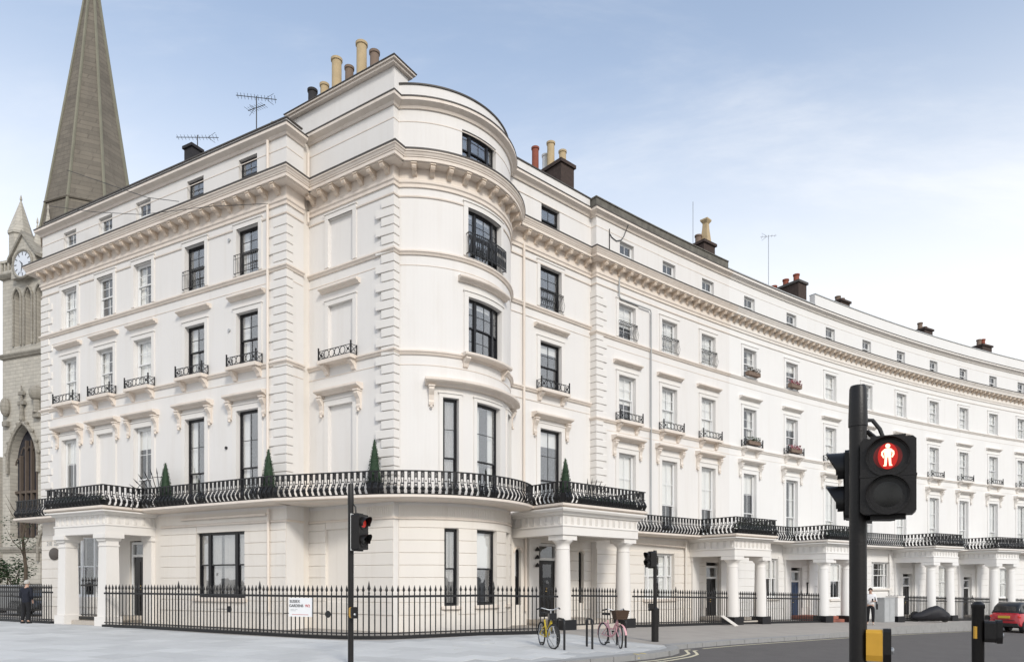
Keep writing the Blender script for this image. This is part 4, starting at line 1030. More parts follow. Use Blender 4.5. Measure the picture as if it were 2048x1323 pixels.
p = SL.P(8.1, -1.6); mb = obox(MB(), p[0], p[1], TL, -.36, .36, -.3, .3, 17.2, 18.62); stk3 = mb.build('chimney_stack', 'stucco', B1)
obox(MB(), p[0], p[1], TL, -.50, .50, -.42, .42, 18.622, 18.74).build('coping', 'lead', stk3, org=WL[B1.name])
pm_ = obox(MB(), p[0], p[1], TL, -.24, .24, -.24, .24, 18.742, 19.5); obox(pm_, p[0], p[1], TL, -.30, .30, -.30, .30, 19.502, 19.62); pm_.build('chimney_pot', 'pot_black', stk3, org=WL[B1.name])

# ------------------------------------------------------------------ church behind the left house
CA = radians(-21); Cc = (-37.0, 60.2); CH = 4.6; CK = CH-1.35
ch = thing('church', 'stone church tower with tall octagonal spire and blue clock behind the houses', 'church', (Cc[0], Cc[1], 0))
def cseg(k):
    a = CA+k*pi/2; n = (sin(a), -cos(a)); t = (cos(a), sin(a)); return Straight((Cc[0]+n[0]*CH-t[0]*CH, Cc[1]+n[1]*CH-t[1]*CH), a)
F1 = cseg(0)
def pointed(w, zs, n=8): # half outline from springing to apex, for a head of width w
    return [(w/2-w+w*cos(pi/3*i/n), zs+w*sin(pi/3*i/n)) for i in range(n+1)]
def pointed_fill(seg, lc, w, zs, dep, m, nm, par, org):
    zt = zs+w*.867; mb = MB(fmap(seg))
    for s in (-1, 1):
        out_ = pointed(w, zs); poly = [(lc+s*x, z) for x, z in out_]+[(lc+s*w/2+s*.002, zt+.002)]
        mb.prism(poly, 'y', -.004, dep)
    return mb.build(nm, m, par, org=org)
lan = [(CK+dl-.40, CK+dl+.40, 21.2, 25.8, .55, True) for dl in (-1.35, 0, 1.35)]
big = (CK-.6-1.7, CK-.6+1.7, 5.2, 14.6, .7, True); drr = (CK+1.4, CK+3.2, 0.1, 5.9, .8, True)
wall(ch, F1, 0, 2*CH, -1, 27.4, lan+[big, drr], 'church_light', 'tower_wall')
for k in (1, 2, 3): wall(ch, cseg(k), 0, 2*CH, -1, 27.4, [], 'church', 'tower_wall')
for o in lan: pointed_fill(F1, (o[0]+o[1])/2, .8, 25.8-.8*.867, .5, 'church_light', 'arch_head', ch, None)
pointed_fill(F1, CK-.6, 3.4, 14.6-3.4*.867, .6, 'church_light', 'arch_head', ch, None); pointed_fill(F1, CK+2.3, 1.8, 5.9-1.8*.867, .7, 'church_light', 'arch_head', ch, None)
for o in lan:
    mb = MB(fmap(F1)); mb.box(o[0], o[1], .50, .54, 21.3, 25.7); mb.build('louvre', 'church_recess', ch)
    mb = MB(fmap(F1)); lc = (o[0]+o[1])/2
    for s in (-1, 1): mb.tube([(lc+s*.47, -.08, 21.2), (lc+s*.47, -.08, 25.1)], .09, 8)
    mb.tube([(lc-x, -.10, z) for x, z in pointed(.98, 25.1)]+[(lc+x, -.10, z) for x, z in pointed(.98, 25.1)[::-1]], .085, 6); mb.build('hood_mould', 'church', ch)
def hoodmould(lc, w, zs, r, m='church'):
    mb = MB(fmap(F1)); pl = pointed(w, zs); mb.tube([(lc-w/2, -.12, zs-1.0)]+[(lc-x, -.12, z) for x, z in pl]+[(lc+x, -.12, z) for x, z in pl[::-1]]+[(lc+w/2, -.12, zs-1.0)], r, 6)
    for x, z in pl[1::2]:
        for s in (-1, 1): mb.ball((lc+s*(x+.12), -.16, z+.14), .17, 6, 4)
    return mb.build('hood_mould', m, ch)
hoodmould(CK-.6, 3.7, 11.6, .16); hoodmould(CK+2.3, 2.1, 4.3, .14)
mb = MB(fmap(F1)); mb.box(big[0], big[1], .62, .66, 5.3, 14.5); mb.build('leaded_window', 'church_glass', ch)
for k in range(1, 5):
    l = big[0]+(big[1]-big[0])*k/5; MB(fmap(F1)).box(l-.07, l+.07, .35, .60, 5.3, 13.4 if k in (2, 3) else 12.2).build('mullion', 'church_recess', ch)
MB(fmap(F1)).box(big[0], big[1], .38, .58, 9.0, 9.2).build('transom', 'church_recess', ch)
mb = MB(fmap(F1))
for k in range(5):
    l = big[0]+(big[1]-big[0])*(k+.5)/5; pl = pointed(.66, 11.4+(.9 if k in (1, 2, 3) else 0)); mb.tube([(l-x, .45, z) for x, z in pl]+[(l+x, .45, z) for x, z in pl[::-1]], .05, 5)
mb.build('tracery', 'church_recess', ch)
MB(fmap(F1)).box(drr[0]+.05, drr[1]-.05, .70, .76, .1, 5.9).build('church_door', 'church_recess', ch)
CP = [F1.P(-.0), F1.P(2*CH)]
ringp = [(Cc[0]+CH*sqrt(2)*cos(CA+pi/4+pi/2*k), Cc[1]+CH*sqrt(2)*sin(CA+pi/4+pi/2*k)) for k in (2, 3, 0, 1)]
for z, d in ((20.6, .28), (27.3, .35), (4.4, .2)): MB().sweep(ringp, [(0, z-.4), (d*.5, z-.35), (d, z-.1), (d, z), (0, z+.12)], True).build('string_course', 'church', ch)
# pierced parapet
for k in range(4):
    sg = cseg(k); mb = MB(fmap(sg)); mb.box(-.2, 2*CH+.2, -.15, .15, 27.42, 27.6); mb.box(-.2, 2*CH+.2, -.15, .15, 28.3, 28.5); n = 20
    for i in range(n+1): l = -.1+(2*CH+.2)*i/n; mb.box(l-.08, l+.08, -.1, .1, 27.602, 28.298)
    mb.build('parapet', 'church_light', ch)
# clock gable with the dial
mb = MB(fmap(F1)); mb.prism([(CK-1.5, 26.6), (CK+1.5, 26.6), (CK+1.35, 28.4), (CK, 30.0), (CK-1.35, 28.4)], 'y', -.45, 1.2); mb.build('clock_gable', 'church_light', ch)
mb = MB(fmap(F1))
for sx in (-1, 1): mb.prism([(CK, 30.0), (CK+sx*1.75, 28.0), (CK+sx*1.75, 28.28), (CK, 30.32)], 'y', -.62, 1.3)
mb.build('gable_coping', 'church', ch)
ck = MB(fmap(F1)); ck.tube([(CK+1.12*cos(a), -.5, 27.6+1.12*sin(a)) for a in [2*pi*k/32 for k in range(32)]], .12, 6, True); clock = ck.build('clock', 'church', ch)
ck = MB(fmap(F1)); ck.prism([(CK+1.05*cos(a), 27.6+1.05*sin(a)) for a in [2*pi*k/40 for k in range(40)]], 'y', -.52, -.45); ck.build('clock_face', 'clock_face', clock, org=WL[ch.name])
ck = MB(fmap(F1))
for k in range(12):
    a = 2*pi*k/12; c0 = (CK+.84*cos(a), 27.6+.84*sin(a)); dx_, dz_ = cos(a)*.13, sin(a)*.13; px_, pz_ = -sin(a)*.035, cos(a)*.035
    ck.prism([(c0[0]-dx_-px_, c0[1]-dz_-pz_), (c0[0]+dx_-px_, c0[1]+dz_-pz_), (c0[0]+dx_+px_, c0[1]+dz_+pz_), (c0[0]-dx_+px_, c0[1]-dz_+pz_)], 'y', -.535, -.522)
ck.build('clock_numerals', 'sign_black', clock, org=WL[ch.name])
for nm, L, ax in (('hour_hand', .5, 2.4), ('minute_hand', .78, 4.5)):
    ck = MB(fmap(F1)); px_, pz_ = -sin(ax)*.05, cos(ax)*.05; ck.prism([(CK-px_, 27.6-pz_), (CK+cos(ax)*L, 27.6+sin(ax)*L), (CK+px_, 27.6+pz_)], 'y', -.56, -.54); ck.build(nm, 'sign_black', clock, org=WL[ch.name])
# octagonal spire
def octo(r, z, ph=0): return [(Cc[0]+r*cos(CA+pi/8+ph+pi/4*k), Cc[1]+r*sin(CA+pi/8+ph+pi/4*k), z) for k in range(8)]
mb = MB(); lev = [(27.3, 4.5), (35, 3.25), (45, 1.73), (52, .68), (56.4, .06)]; vs = []
for z, r in lev: vs += octo(r, z)
mb.add(vs, [(i*8+k, i*8+(k+1) % 8, (i+1)*8+(k+1) % 8, (i+1)*8+k) for i in range(len(lev)-1) for k in range(8)]); spire = mb.build('spire', 'spire', ch)
for k in range(8):
    mb = MB(); mb.tube([octo(r+.02, z)[k] for z, r in lev], .12, 5); mb.build('spire_rib', 'spire_rib', spire, org=WL[ch.name])
for z in (33.6,):
    r = 4.5-(z-27.3)*.1555; mb = MB(); mb.tube(octo(r+.05, z), .10, 5, True); mb.build('spire_band', 'spire', spire, org=WL[ch.name])
# gabled lucarne on the spire and corner pinnacles
def pinnacle(x, y, z0, z1, r, zt, name='pinnacle', m='church_light', n=8):
    mb = MB(); mb.lathe([(r, z0-.5), (r, z1), (r*1.12, z1+.05), (r*1.12, z1+.25), (.05, zt), (.10, zt+.08), (.09, zt+.2), (.02, zt+.5)], n, (x, y, 0)); return mb.build(name, m, ch)
def ppos(u, Y): return ((u-1024)/1365.33*Y, Y)
pinnacle(*ppos(42, 59.6), 27.0, 31.6, .86, 34.8, 'stair_turret')
for k in range(3):
    x, y = ppos(35+k*7, 58.76); obox(MB(), x, y, CA, -.08, .08, -.02, .05, 30.6, 31.0).build('turret_window', 'church_recess', ch)
pinnacle(*ppos(75, 56.5), 27.5, 29.3, .33, 31.2, n=4); pinnacle(*ppos(96, 57), 27.5, 30.0, .42, 32.6, n=4); pinnacle(*ppos(128, 57.5), 28, 30.5, .45, 34.6, n=4)
mb = MB(); x, y = ppos(86, 56.8); obox(mb, x, y, CA, -.45, .45, -.3, .9, 27.3, 30.2); mb.build('belfry_opening', 'church_recess', ch)
# carved niche figures above the big window
mb = MB(fmap(F1)); mb.tube([(CK-.6, -.2, 14.9), (CK-.6, -.2, 17.8)], [.2, .05], 6); mb.box(CK-1.0, CK-.2, -.3, -.1, 16.2, 16.5); mb.box(CK-.9, CK-.3, -.3, -.1, 17.0, 17.3); mb.build('carved_finial', 'church', ch)
mb = MB(fmap(F1)); mb.ball((CK+1.25, -.25, 17.0), .55, 10, 8, 1.2); mb.box(CK+.9, CK+1.6, -.35, 0, 15.0, 15.4); mb.lathe([(.3, 0), (.25, 1.2)], 10, (CK+1.25, -.2, 15.4)); mb.build('carved_figure', 'church', ch)
mb = MB(fmap(F1)); mb.ball((CK-2.6, -.2, 16.2), .4, 10, 8, 2.0); mb.box(CK-2.9, CK-2.3, -.3, 0, 14.6, 15.0); mb.build('carved_figure', 'church', ch)
# nave behind
na = (Cc[0]+16*sin(radians(20)), Cc[1]+22)
mb = MB(); obox(mb, na[0]-2, na[1], CA, -7, 7, -16, 16, -1, 12); mb.build('nave_wall', 'church', ch)
mb = MB(); obox(mb, -50.5, 64.5, CA, -9, 4.2, -3, 6, -1, 13); mb.build('aisle_wall', 'church_light', ch)
# shrub and low wall in front of the church
def leaves(mb, c, R_, n, s, rnd, sq=1.0):
    for k in range(n):
        while True:
            p = Vector((rnd.uniform(-1, 1), rnd.uniform(-1, 1), rnd.uniform(-1, 1)))
            if p.length < 1 and p.length > rnd.random()*.9: break
        a = rnd.uniform(0, 6.3); b = rnd.uniform(-1, 1); q = s*rnd.uniform(.6, 1.3)
        u = Vector((cos(a), sin(a), b*.6)).normalized()*q; v = Vector((-sin(a), cos(a), rnd.uniform(-.8, .8))).normalized()*q*.6
        o = Vector((c[0]+p.x*R_, c[1]+p.y*R_, c[2]+p.z*R_*sq)); mb.add([o-u, o+v, o+u, o-v], [(0, 1, 2, 3)])
sh = thing('shrub', 'dark green shrub growing in front of the church tower', 'shrub', (-31.2, 42.5, 0)); rnd = random.Random(5)
mb = MB()
for k in range(9): leaves(mb, (-31.2+rnd.uniform(-1.4, 1.4), 42.5+rnd.uniform(-.8, .8), 1.3+rnd.uniform(-.5, 1.6)), rnd.uniform(.6, .9), 260, .10, rnd)
mb.build('foliage', 'leaf2', sh)
mb = MB()
for k in range(6): mb.tube([(-31.2, 42.5, 0), (-31.2+rnd.uniform(-.4, .4), 42.5+rnd.uniform(-.3, .3), 1.0), (-31.2+rnd.uniform(-1.2, 1.2), 42.5+rnd.uniform(-.8, .8), 2.4)], [.08, .05, .02], 5)
mb.build('stem', 'twig', sh)
tr = thing('tree', 'slim pale-barked young tree between the church and the left house', 'tree', (-29.6, 41.5, 0)); mb = MB()
mb.tube([(-29.6, 41.5, 0), (-29.55, 41.5, 2.4), (-29.75, 41.5, 4.3), (-29.5, 41.5, 5.6)], [.12, .10, .07, .03], 8)
for k in range(7):
    z = 3.0+k*.4; a = rnd.uniform(0, 6.3); mb.tube([(-29.65, 41.5, z), (-29.65+.6*cos(a), 41.5+.6*sin(a), z+.6), (-29.65+1.0*cos(a), 41.5+1.0*sin(a), z+1.4)], [.035, .02, .008], 5)
mb.build('trunk', 'twig', tr)
mb = MB()
for k in range(6): leaves(mb, (-29.7+rnd.uniform(-.9, .5), 41.5+rnd.uniform(-.5, .5), 5.0+rnd.uniform(-1.2, 1.0)), .5, 60, .08, rnd)
mb.build('crown', 'leaf2', tr)
cw = obox(MB(), -29.5, 44.5, CA, -9, 6, -.25, .25, -.5, 1.5).build('churchyard_wall', 'church')
cw['label'] = 'low grey stone wall in front of the church'; cw['category'] = 'wall'

# ------------------------------------------------------------------ iron railings
BARM = MB(); r_ = .0185
BARM.lathe([(r_, 0), (r_, 1.24), (.021, 1.27), (.021, 1.30), (.014, 1.33), (.042, 1.40), (.030, 1.45), (.002, 1.55)], 6); BARM = BARM.mesh('railing_bar', 'iron', True)
POSTM = MB(); POSTM.lathe([(.026, 0), (.026, 1.30), (.036, 1.32), (.02, 1.36), (.05, 1.45), (.034, 1.52), (.002, 1.68)], 8); POSTM = POSTM.mesh('railing_post', 'iron', True)
def fence(label, pts, base=.10, sp=.165, posts=(), bars=True, zo=0.0, group=None):
    m = pts[len(pts)//2]; B = thing('iron_railing', label, 'railing', (m[0], m[1], zg(m[0])), group)
    dense = [(x, y) for x, y, a in walk(pts, .4)]; dense = [pts[0]]+dense+[pts[-1]]
    def rail(z0, z1, w, nm, mm='iron'):
        mb = MB(); off = mitre(dense); vs = []; fs = []
        for p, o in zip(dense, off):
            for (d, z) in ((-w/2, z0), (w/2, z0), (w/2, z1), (-w/2, z1)): x, y = p[0]+o[0]*d, p[1]+o[1]*d; vs.append((x, y, zg(x)+z+zo))
        n = len(dense)
        for i in range(n-1):
            for k in range(4): fs.append((4*i+k, 4*i+(k+1) % 4, 4*i+4+(k+1) % 4, 4*i+4+k))
        fs += [(3, 2, 1, 0), (4*n-4, 4*n-3, 4*n-2, 4*n-1)]; mb.add(vs, fs); return mb.build(nm, mm, B)
    rail(1.205, 1.27, .055, 'rail'); rail(base+.05, base+.085, .04, 'rail'); rail(-.1, base, .22, 'plinth', 'iron' if base < .2 else 'iron')
    k = 0
    for (x, y, a) in walk(pts, sp):
        me = POSTM if (posts and k % posts == posts-1) else BARM
        inst('railing_post' if me is POSTM else 'railing_bar', me, B, (x, y, zg(x)+zo+.02), a); k += 1
    return B
GR = 'black spear-headed railings in front of the houses'
main_f = [SL.P(8.15, 2.12), (-13.0, 24.25), (-10.4, 22.72), (-7.8, 21.25), (-6.2, 20.4), (-5.1, 19.95), (-4.3, 19.78), (-3.5, 19.85), (-2.7, 20.3), (-1.9, 20.75), (-1.1, 21.25), (.4, 22.25), (1.55, 23.1)]
# smooth the corner of the run
def smooth(pts, it=2):
    for _ in range(it):
        q = [pts[0]]
        for a, b in zip(pts, pts[1:]): q += [(a[0]*.75+b[0]*.25, a[1]*.75+b[1]*.25), (a[0]*.25+b[0]*.75, a[1]*.25+b[1]*.75)]
        pts = q+[pts[-1]]
    return pts
fence('long curved run of black railings around the corner, carrying the street sign', smooth(main_f), .10, .168, 24, group=GR)
fence('black railing left of the square-pillared porch, behind the walking person', [SL.P(-9, 2.0), SL.P(-3, 2.0), SL.P(4.55, 2.0)], .10, .165, group=GR)
fence('low black gate railing inside the left porch', [SL.P(5.35, 1.35), SL.P(7.35, 1.35)], .02, .2, zo=.28, group=GR)
fence('short black railing between the two columns of the corner house porch', [SR.P(.75, 2.33), SR.P(3.35, 2.33)], .10, .165, group=GR)
def rowf(l0, l1, d=2.2): return [SW.P(l0+(l1-l0)*i/6, d) for i in range(7)]
fence('black railing between the corner house porch and the next porch', [SR.P(4.3, 2.35)]+rowf(.9, 6.95), .10, .16, 17, group=GR)
fence('short black railing between the columns of the second porch', rowf(7.75, 9.3), .10, .16, group=GR)
fence('black railing in front of the house with the blue door', rowf(10.1, 14.95), .10, .16, 20, group=GR)
fence('black railing between the second and third row porches, behind the covered motorcycle', rowf(22.0, 26.4), .10, .16, 14, group=GR)
fence('short black railing between the columns of the porch behind the covered motorcycle', rowf(27.25, 28.7), .10, .16, group=GR)
fence('black railing beside the red car', rowf(29.7, 34.0), .10, .16, 14, group=GR)
fence('short black railing between the columns behind the red car', rowf(34.9, 36.3), .10, .16, group=GR)
fence('black railing at the right edge beyond the red car', rowf(37.3, 42.5), .10, .17, 14, group=GR)

# ------------------------------------------------------------------ things on the balconies
def l_at(seg, u, d, lo, hi):
    for _ in range(50):
        m = (lo+hi)/2; p = seg.P(m, d)
        if 1024+1365.33*p[0]/p[1] < u: lo = m
        else: hi = m
    return lo
def topiary(label, x, y, z, h, seed):
    B = thing('topiary', label, 'topiary', (x, y, z), 'clipped cones on the balcony'); rnd = random.Random(seed)
    mb = MB(); mb.add([(x+sx*r, y+sy*r, zz) for (r, zz) in ((.17, z), (.24, z+.42), (.20, z+.42), (.19, z+.38)) for sx, sy in ((-1, -1), (1, -1), (1, 1), (-1, 1))], [(3, 2, 1, 0)]+[(4*i+k, 4*i+(k+1) % 4, 4*i+4+(k+1) % 4, 4*i+4+k) for i in range(3) for k in range(4)]+[(12, 13, 14, 15)]); mb.build('planter', 'planter', B)
    mb = MB(); mb.tube([(x, y, z+.3), (x, y, z+.42+h*.8)], [.03, .01], 6); mb.build('stem', 'twig', B)
    mb = MB(); z0 = z+.40; 
    mb.lathe([(.17, 0), (.21, .06), (.10, h*.62), (.02, h*.95)], 14, (x, y, z0))
    for k in range(1500):
        t = 1-sqrt(rnd.random()); r = (.255*(1-t)**.92+.018)*rnd.uniform(.82, 1.05); a = rnd.uniform(0, 2*pi); q = rnd.uniform(.012, .026)
        c = Vector((x+r*cos(a), y+r*sin(a), z0+t*h)); u = Vector((rnd.gauss(0, 1), rnd.gauss(0, 1), rnd.gauss(0, 1))).normalized()*q; v = Vector((cos(a), sin(a), .8))*q*.8
        mb.add([c-u, c+v, c+u], [(0, 1, 2)])
    mb.build('foliage', 'leaf', B)
zt_ = ZB+.15
p = SL.P(l_at(SL, 331, .45, 2, 14), .45); topiary('clipped cone at the left, beside the porch roof and fan guard', p[0], p[1], zt_, 1.38, 1)
p = SL.P(l_at(SL, 537, .45, 2, 16), .45); topiary('clipped cone in front of the quoins of the left house', p[0], p[1], zt_, 1.42, 2)
q_ = (c_[0]+3.95*cos(radians(-103)), c_[1]+3.95*sin(radians(-103))); Y_ = q_[1]; topiary('clipped cone at the corner where the balcony starts to curve', (749-1024)/1365.33*Y_, Y_, zt_, 1.52, 3)
p = SR.P(.18, 2.55); topiary('clipped cone on the roof of the two-column porch', p[0], p[1], zt_, 1.34, 4)
def fan(label, seg, l, z, r=1.2, d0=.06):
    p = seg.P(l); B = thing('fan_guard', label, 'guard', (p[0], p[1], z), 'spiked fans on the balcony')
    def S(ang, rr): q = seg.P(l, d0+rr*cos(ang)); return (q[0], q[1], z+rr*sin(ang))
    for k in range(10):
        a = radians(8+k*10.5); mb = MB(); mb.tube([S(a, .12), S(a, r*.86)], .014, 5); mb.tube([S(a, r*.86), S(a, r*.90), S(a, r*1.05)], [.010, .024, .002], 5); mb.build('spike', 'iron', B)
    mb = MB(); mb.tube([S(radians(4+5*k), r*.80) for k in range(22)], .012, 5); mb.build('hoop', 'iron', B)
    mb = MB(); mb.tube([S(radians(8*k), .16) for k in range(14)], .012, 5); mb.build('hub', 'iron', B)
    mb = MB()
    for dd in (.02, .62, 1.25): q = seg.P(l, dd); mb.tube([(q[0], q[1], z-.2), (q[0], q[1], z+(.95 if dd < .1 else .12))], .012, 5)
    mb.build('stay', 'iron', B)
fan('spiked iron fan guard behind the left clipped cone', SL, 8.45, zt_+.12, 1.45)
fan('spiked iron fan guard above the two-column porch', SR, 4.2, zt_+.12, 1.45)
def planter_row(label, seg, l0, l1, d, z, m='leaf', seed=1, h=.35):
    p = seg.P((l0+l1)/2, d); B = thing('planter', label, 'planter', (p[0], p[1], z)); rnd = random.Random(seed)
    MB(fmap(seg)).box(l0, l1, -d-.12, -d+.12, z, z+.24).build('trough', 'planter', B)
    mb = MB()
    for k in range(int((l1-l0)*420)):
        c = seg.P(rnd.uniform(l0, l1), d+rnd.uniform(-.17, .17)); zz = z+.22+h*rnd.random()**1.5; s = rnd.uniform(.025, .055); a = rnd.uniform(0, 6.3)
        mb.add([(c[0]+s*cos(a), c[1]+s*sin(a), zz), (c[0]-s*sin(a)*.6, c[1]+s*cos(a)*.6, zz+s*.8), (c[0]-s*cos(a), c[1]-s*sin(a), zz+.2*s)], [(0, 1, 2)])
    mb.build('foliage', m, B)
planter_row('dark planted trough along the front of the left porch roof', SL, 4.8, 7.9, 2.0, zt_, seed=2, h=.2)
planter_row('dark leafy trough on the side of the left porch roof', SL, 8.9, 10.2, .48, zt_, seed=3, h=.1)
planter_row('dark leafy trough along the front of the two-column porch roof', SR, .9, 4.1, 2.62, zt_, seed=4, h=.14)
planter_row('overgrown trough on the roof of the second row porch', SW, 7.3, 9.9, 2.45, 3.85, 'leaf2', 5, .5)
planter_row('leafy trough on the roof of the blue-door porch', SW, 15.2, 17.8, 2.45, 3.85, 'leaf', 6, .3)
# ------------------------------------------------------------------ street name sign on the railings
sx_, sy_ = -6.13, 20.36; ang_s = atan2(19.95-20.4, -5.1+6.2)
n_s = (sin(ang_s), -cos(ang_s)); px, py = sx_+n_s[0]*.07, sy_+n_s[1]*.07
Ysg = py; Xsg = (601-1024)/1365.33*Ysg
sg = thing('street_sign', 'white street name plate reading SUSSEX GARDENS W2 on the railings', 'sign', (Xsg, Ysg, .65), rz=ang_s)
mb = MB(); mb.box(-.42, .42, -.012, .012, -.02, .54); link('plate', mb.mesh('plate', 'sign_white'), sg)
for txt, s, x, z, m_ in (('SUSSEX', .115, -.20, .43, 'sign_black'), ('GARDENS', .115, -.145, .30, 'sign_black'), ('W2', .115, .27, .30, 'sign_red')):
    me = textmesh(txt, s, m_, 'lettering'); link('lettering', me, sg, (x, -.017, z))
mb = MB()
for (a, b, z) in ((-.36, -.22, .185), (-.20, -.10, .185), (-.36, -.16, .145)): mb.box(a, b, -.015, -.0125, z, z+.014)
link('small_print', mb.mesh('small_print', 'zinc'), sg)['kind'] = 'stuff'
mb = MB(); mb.box(-.30, .30, -.015, -.0125, .035, .047); link('small_print', mb.mesh('small_print', 'sign_red'), sg)
mb = MB(); mb.tube([(-.62, .01, .07), (-.40, .01, .07)], .012, 5); mb.tube([(.40, .01, .09), (.72, .01, .10)], .012, 5); link('bracket', mb.mesh('bracket', 'iron'), sg)['kind'] = 'stuff'
for (uu, vv, lab) in ((657, 1227, 'right of the street name plate'), (460, 1217, 'below the wide black window')):
    Yd = 20.0 if uu > 600 else 22.05
    dd = thing('round_plate', 'small round black disc on the railings '+lab, 'disc', ((uu-1024)/1365.33*Yd, Yd-.06, 1.7+(1160-vv)/1365.33*Yd), 'round discs on the railings', rz=ang_s)
    mb = MB(); mb.lathe([(.001, -.015), (.095, -.015), (.105, 0), (.095, .015), (.001, .015)], 20); me = mb.mesh('disc', 'iron', True); me.transform(Matrix.Rotation(radians(90), 4, 'X')); link('disc', me, dd)
    mb = MB(); mb.tube([(-.55 if uu < 600 else -.3, .0, 0), (0, 0, 0)], .01, 5); link('arm', mb.mesh('arm', 'iron'), dd)

# ------------------------------------------------------------------ traffic signals
def head_parts(parent, w, h, lit, man=False, loc=(0, 0, 0), rz=0, hood=.16):
    """two-aspect head, local -Y faces the viewer, origin at centre of the back"""
    e_ = link('signal_head', None, parent, loc, rz) if False else None
    mb = MB(); d = .20
    mb.prism([(-w/2+.02, -h/2), (w/2-.02, -h/2), (w/2, -h/2+.02), (w/2, h/2-.02), (w/2-.02, h/2), (-w/2+.02, h/2), (-w/2, h/2-.02), (-w/2, -h/2+.02)], 'y', -d, 0)
    mb.box(-w/2-.004, w/2+.004, -d-.004, -.01, -.006, .006)
    mb.box(-w*.32, w*.32, -.12, -.03, h/2+.001, h/2+.03); mb.box(-w*.32, w*.32, -.12, -.03, -h/2-.03, -h/2-.001)
    hd = link('signal_head', mb.mesh('signal_head', 'signal_black'), parent, loc, rz)
    R_ = min(w*.37, h*.232)
    for k, zc in enumerate((h/4, -h/4)):
        # rim + visor
        mb = MB(); n = 28; vs = []; fs = []
        for (y, rr) in ((-d+.0, R_*1.12), (-d-.012, R_*1.14), (-d-.012, R_*1.0), (-d+.03, R_*.97)):
            for i in range(n): a = 2*pi*i/n; vs.append((rr*cos(a), y, zc+rr*sin(a)))
        for j in range(3):
            for i in range(n): fs.append((j*n+i, j*n+(i+1) % n, (j+1)*n+(i+1) % n, (j+1)*n+i))
        mb.add(vs, fs)
        vs = []; fs = []; m = 20
        for i in range(m+1):
            a = -radians(25)+(pi+2*radians(25))*i/m; L = hood*(.45+.55*max(0, sin(a))) if hood else 0
            for (rr, y) in ((R_*1.10, -d), (R_*1.12, -d-L), (R_*1.07, -d-L), (R_*1.05, -d)): vs.append((rr*cos(a), y, zc+rr*sin(a)))
        for i in range(m):
            for q in range(4): fs.append((4*i+q, 4*i+(q+1) % 4, 4*i+4+(q+1) % 4, 4*i+4+q))
        if hood: mb.add(vs, fs)
        link('visor', mb.mesh('visor', 'signal_black', True), hd)
        mb = MB(); vs = [(0, -d-.012, zc)]; fs = []
        for i in range(n): a = 2*pi*i/n; vs.append((R_*.97*cos(a), -d+.004, zc+R_*.97*sin(a)))
        fs = [(0, 1+i, 1+(i+1) % n) for i in range(n)]; mb.add(vs, fs)
        on = (k == 0)
        link('lens', mb.mesh('lens', ('signal_deep' if man else 'signal_dull') if (on and lit) else 'lens_dark', True), hd)
        if on and lit and man:
            mb = MB(); y = -d-.016; s = R_/.115
            def pl(pts): n_ = len(pts); mb.add([(x*s, y, zc+z*s) for x, z in pts]+[(x*s, y+.003, zc+z*s) for x, z in pts], [tuple(range(n_)), tuple(range(n_, 2*n_))[::-1]]+[(i, (i+1) % n_, n_+(i+1) % n_, n_+i) for i in range(n_)])
            pl([(.014*cos(a), .066+.014*sin(a)) for a in [2*pi*i/14 for i in range(14)]])
            pl([(-.022, .045), (-.010, .050), (.010, .050), (.022, .045), (.018, -.008), (-.018, -.008)])
            for sx in (-1, 1):
                pl([(sx*.020, .045), (sx*.036, .030), (sx*.038, .010), (sx*.026, -.012), (sx*.020, -.008), (sx*.027, .012), (sx*.026, .024), (sx*.018, .034)])
                pl([(sx*.018, -.009), (sx*.003, -.009), (sx*.008, -.064), (sx*.026, -.064), (sx*.024, -.056), (sx*.020, -.056)])
            link('red_man', mb.mesh('red_man', 'signal_man'), hd)
            mb = MB(); mb.prism([(R_*.50*cos(a), zc+R_*.74*sin(a)) for a in [2*pi*i/28 for i in range(28)]], 'y', -d-.0145, -d-.0135); link('glow', mb.mesh('glow', 'signal_red'), hd)
    return hd
def signal_pole(label, x, y, h, r=.057, zb=0, cap=.30):
    B = thing('traffic_signal', label, 'signal', (x, y, zb))
    mb = MB(); mb.lathe([(r*1.0, -.02), (r, h-cap)], 20); link('pole', mb.mesh('pole', 'signal_black', True), B)
    mb = MB(); mb.lathe([(r*1.10, h-cap), (r*1.10, h-cap+.04), (r*.98, h-.02), (r*.85, h)], 20); link('pole_cap', mb.mesh('pole_cap', 'signal_black', True), B)
    return B
def button_box(B, z, ang, r, m='signal_yellow', off=.09):
    mb = MB(); mb.prism([(-.05, -.10), (.05, -.10), (.065, -.06), (.065, .09), (.04, .11), (-.04, .11), (-.065, .09), (-.065, -.06)], 'y', -.10, -.0)
    o = link('button_unit', mb.mesh('button_unit', m), B, (sin(ang)*r, -cos(ang)*r, z), ang)
    mb = MB(); mb.prism([(-.05, -.11), (.05, -.11), (.068, -.05), (.068, .10), (.04, .12), (-.04, .12), (-.068, .10), (-.068, -.05)], 'y', -.15, -.102); link('button_face', mb.mesh('button_face', 'signal_black'), o)
    mb = MB(); mb.lathe([(.024, 0), (.024, .012), (.015, .018)], 12, (0, 0, 0)); me = mb.mesh('button', 'steel', True); me.transform(Matrix.Rotation(radians(90), 4, 'X')); link('button', me, o, (0, -.15, -.03))
    return o
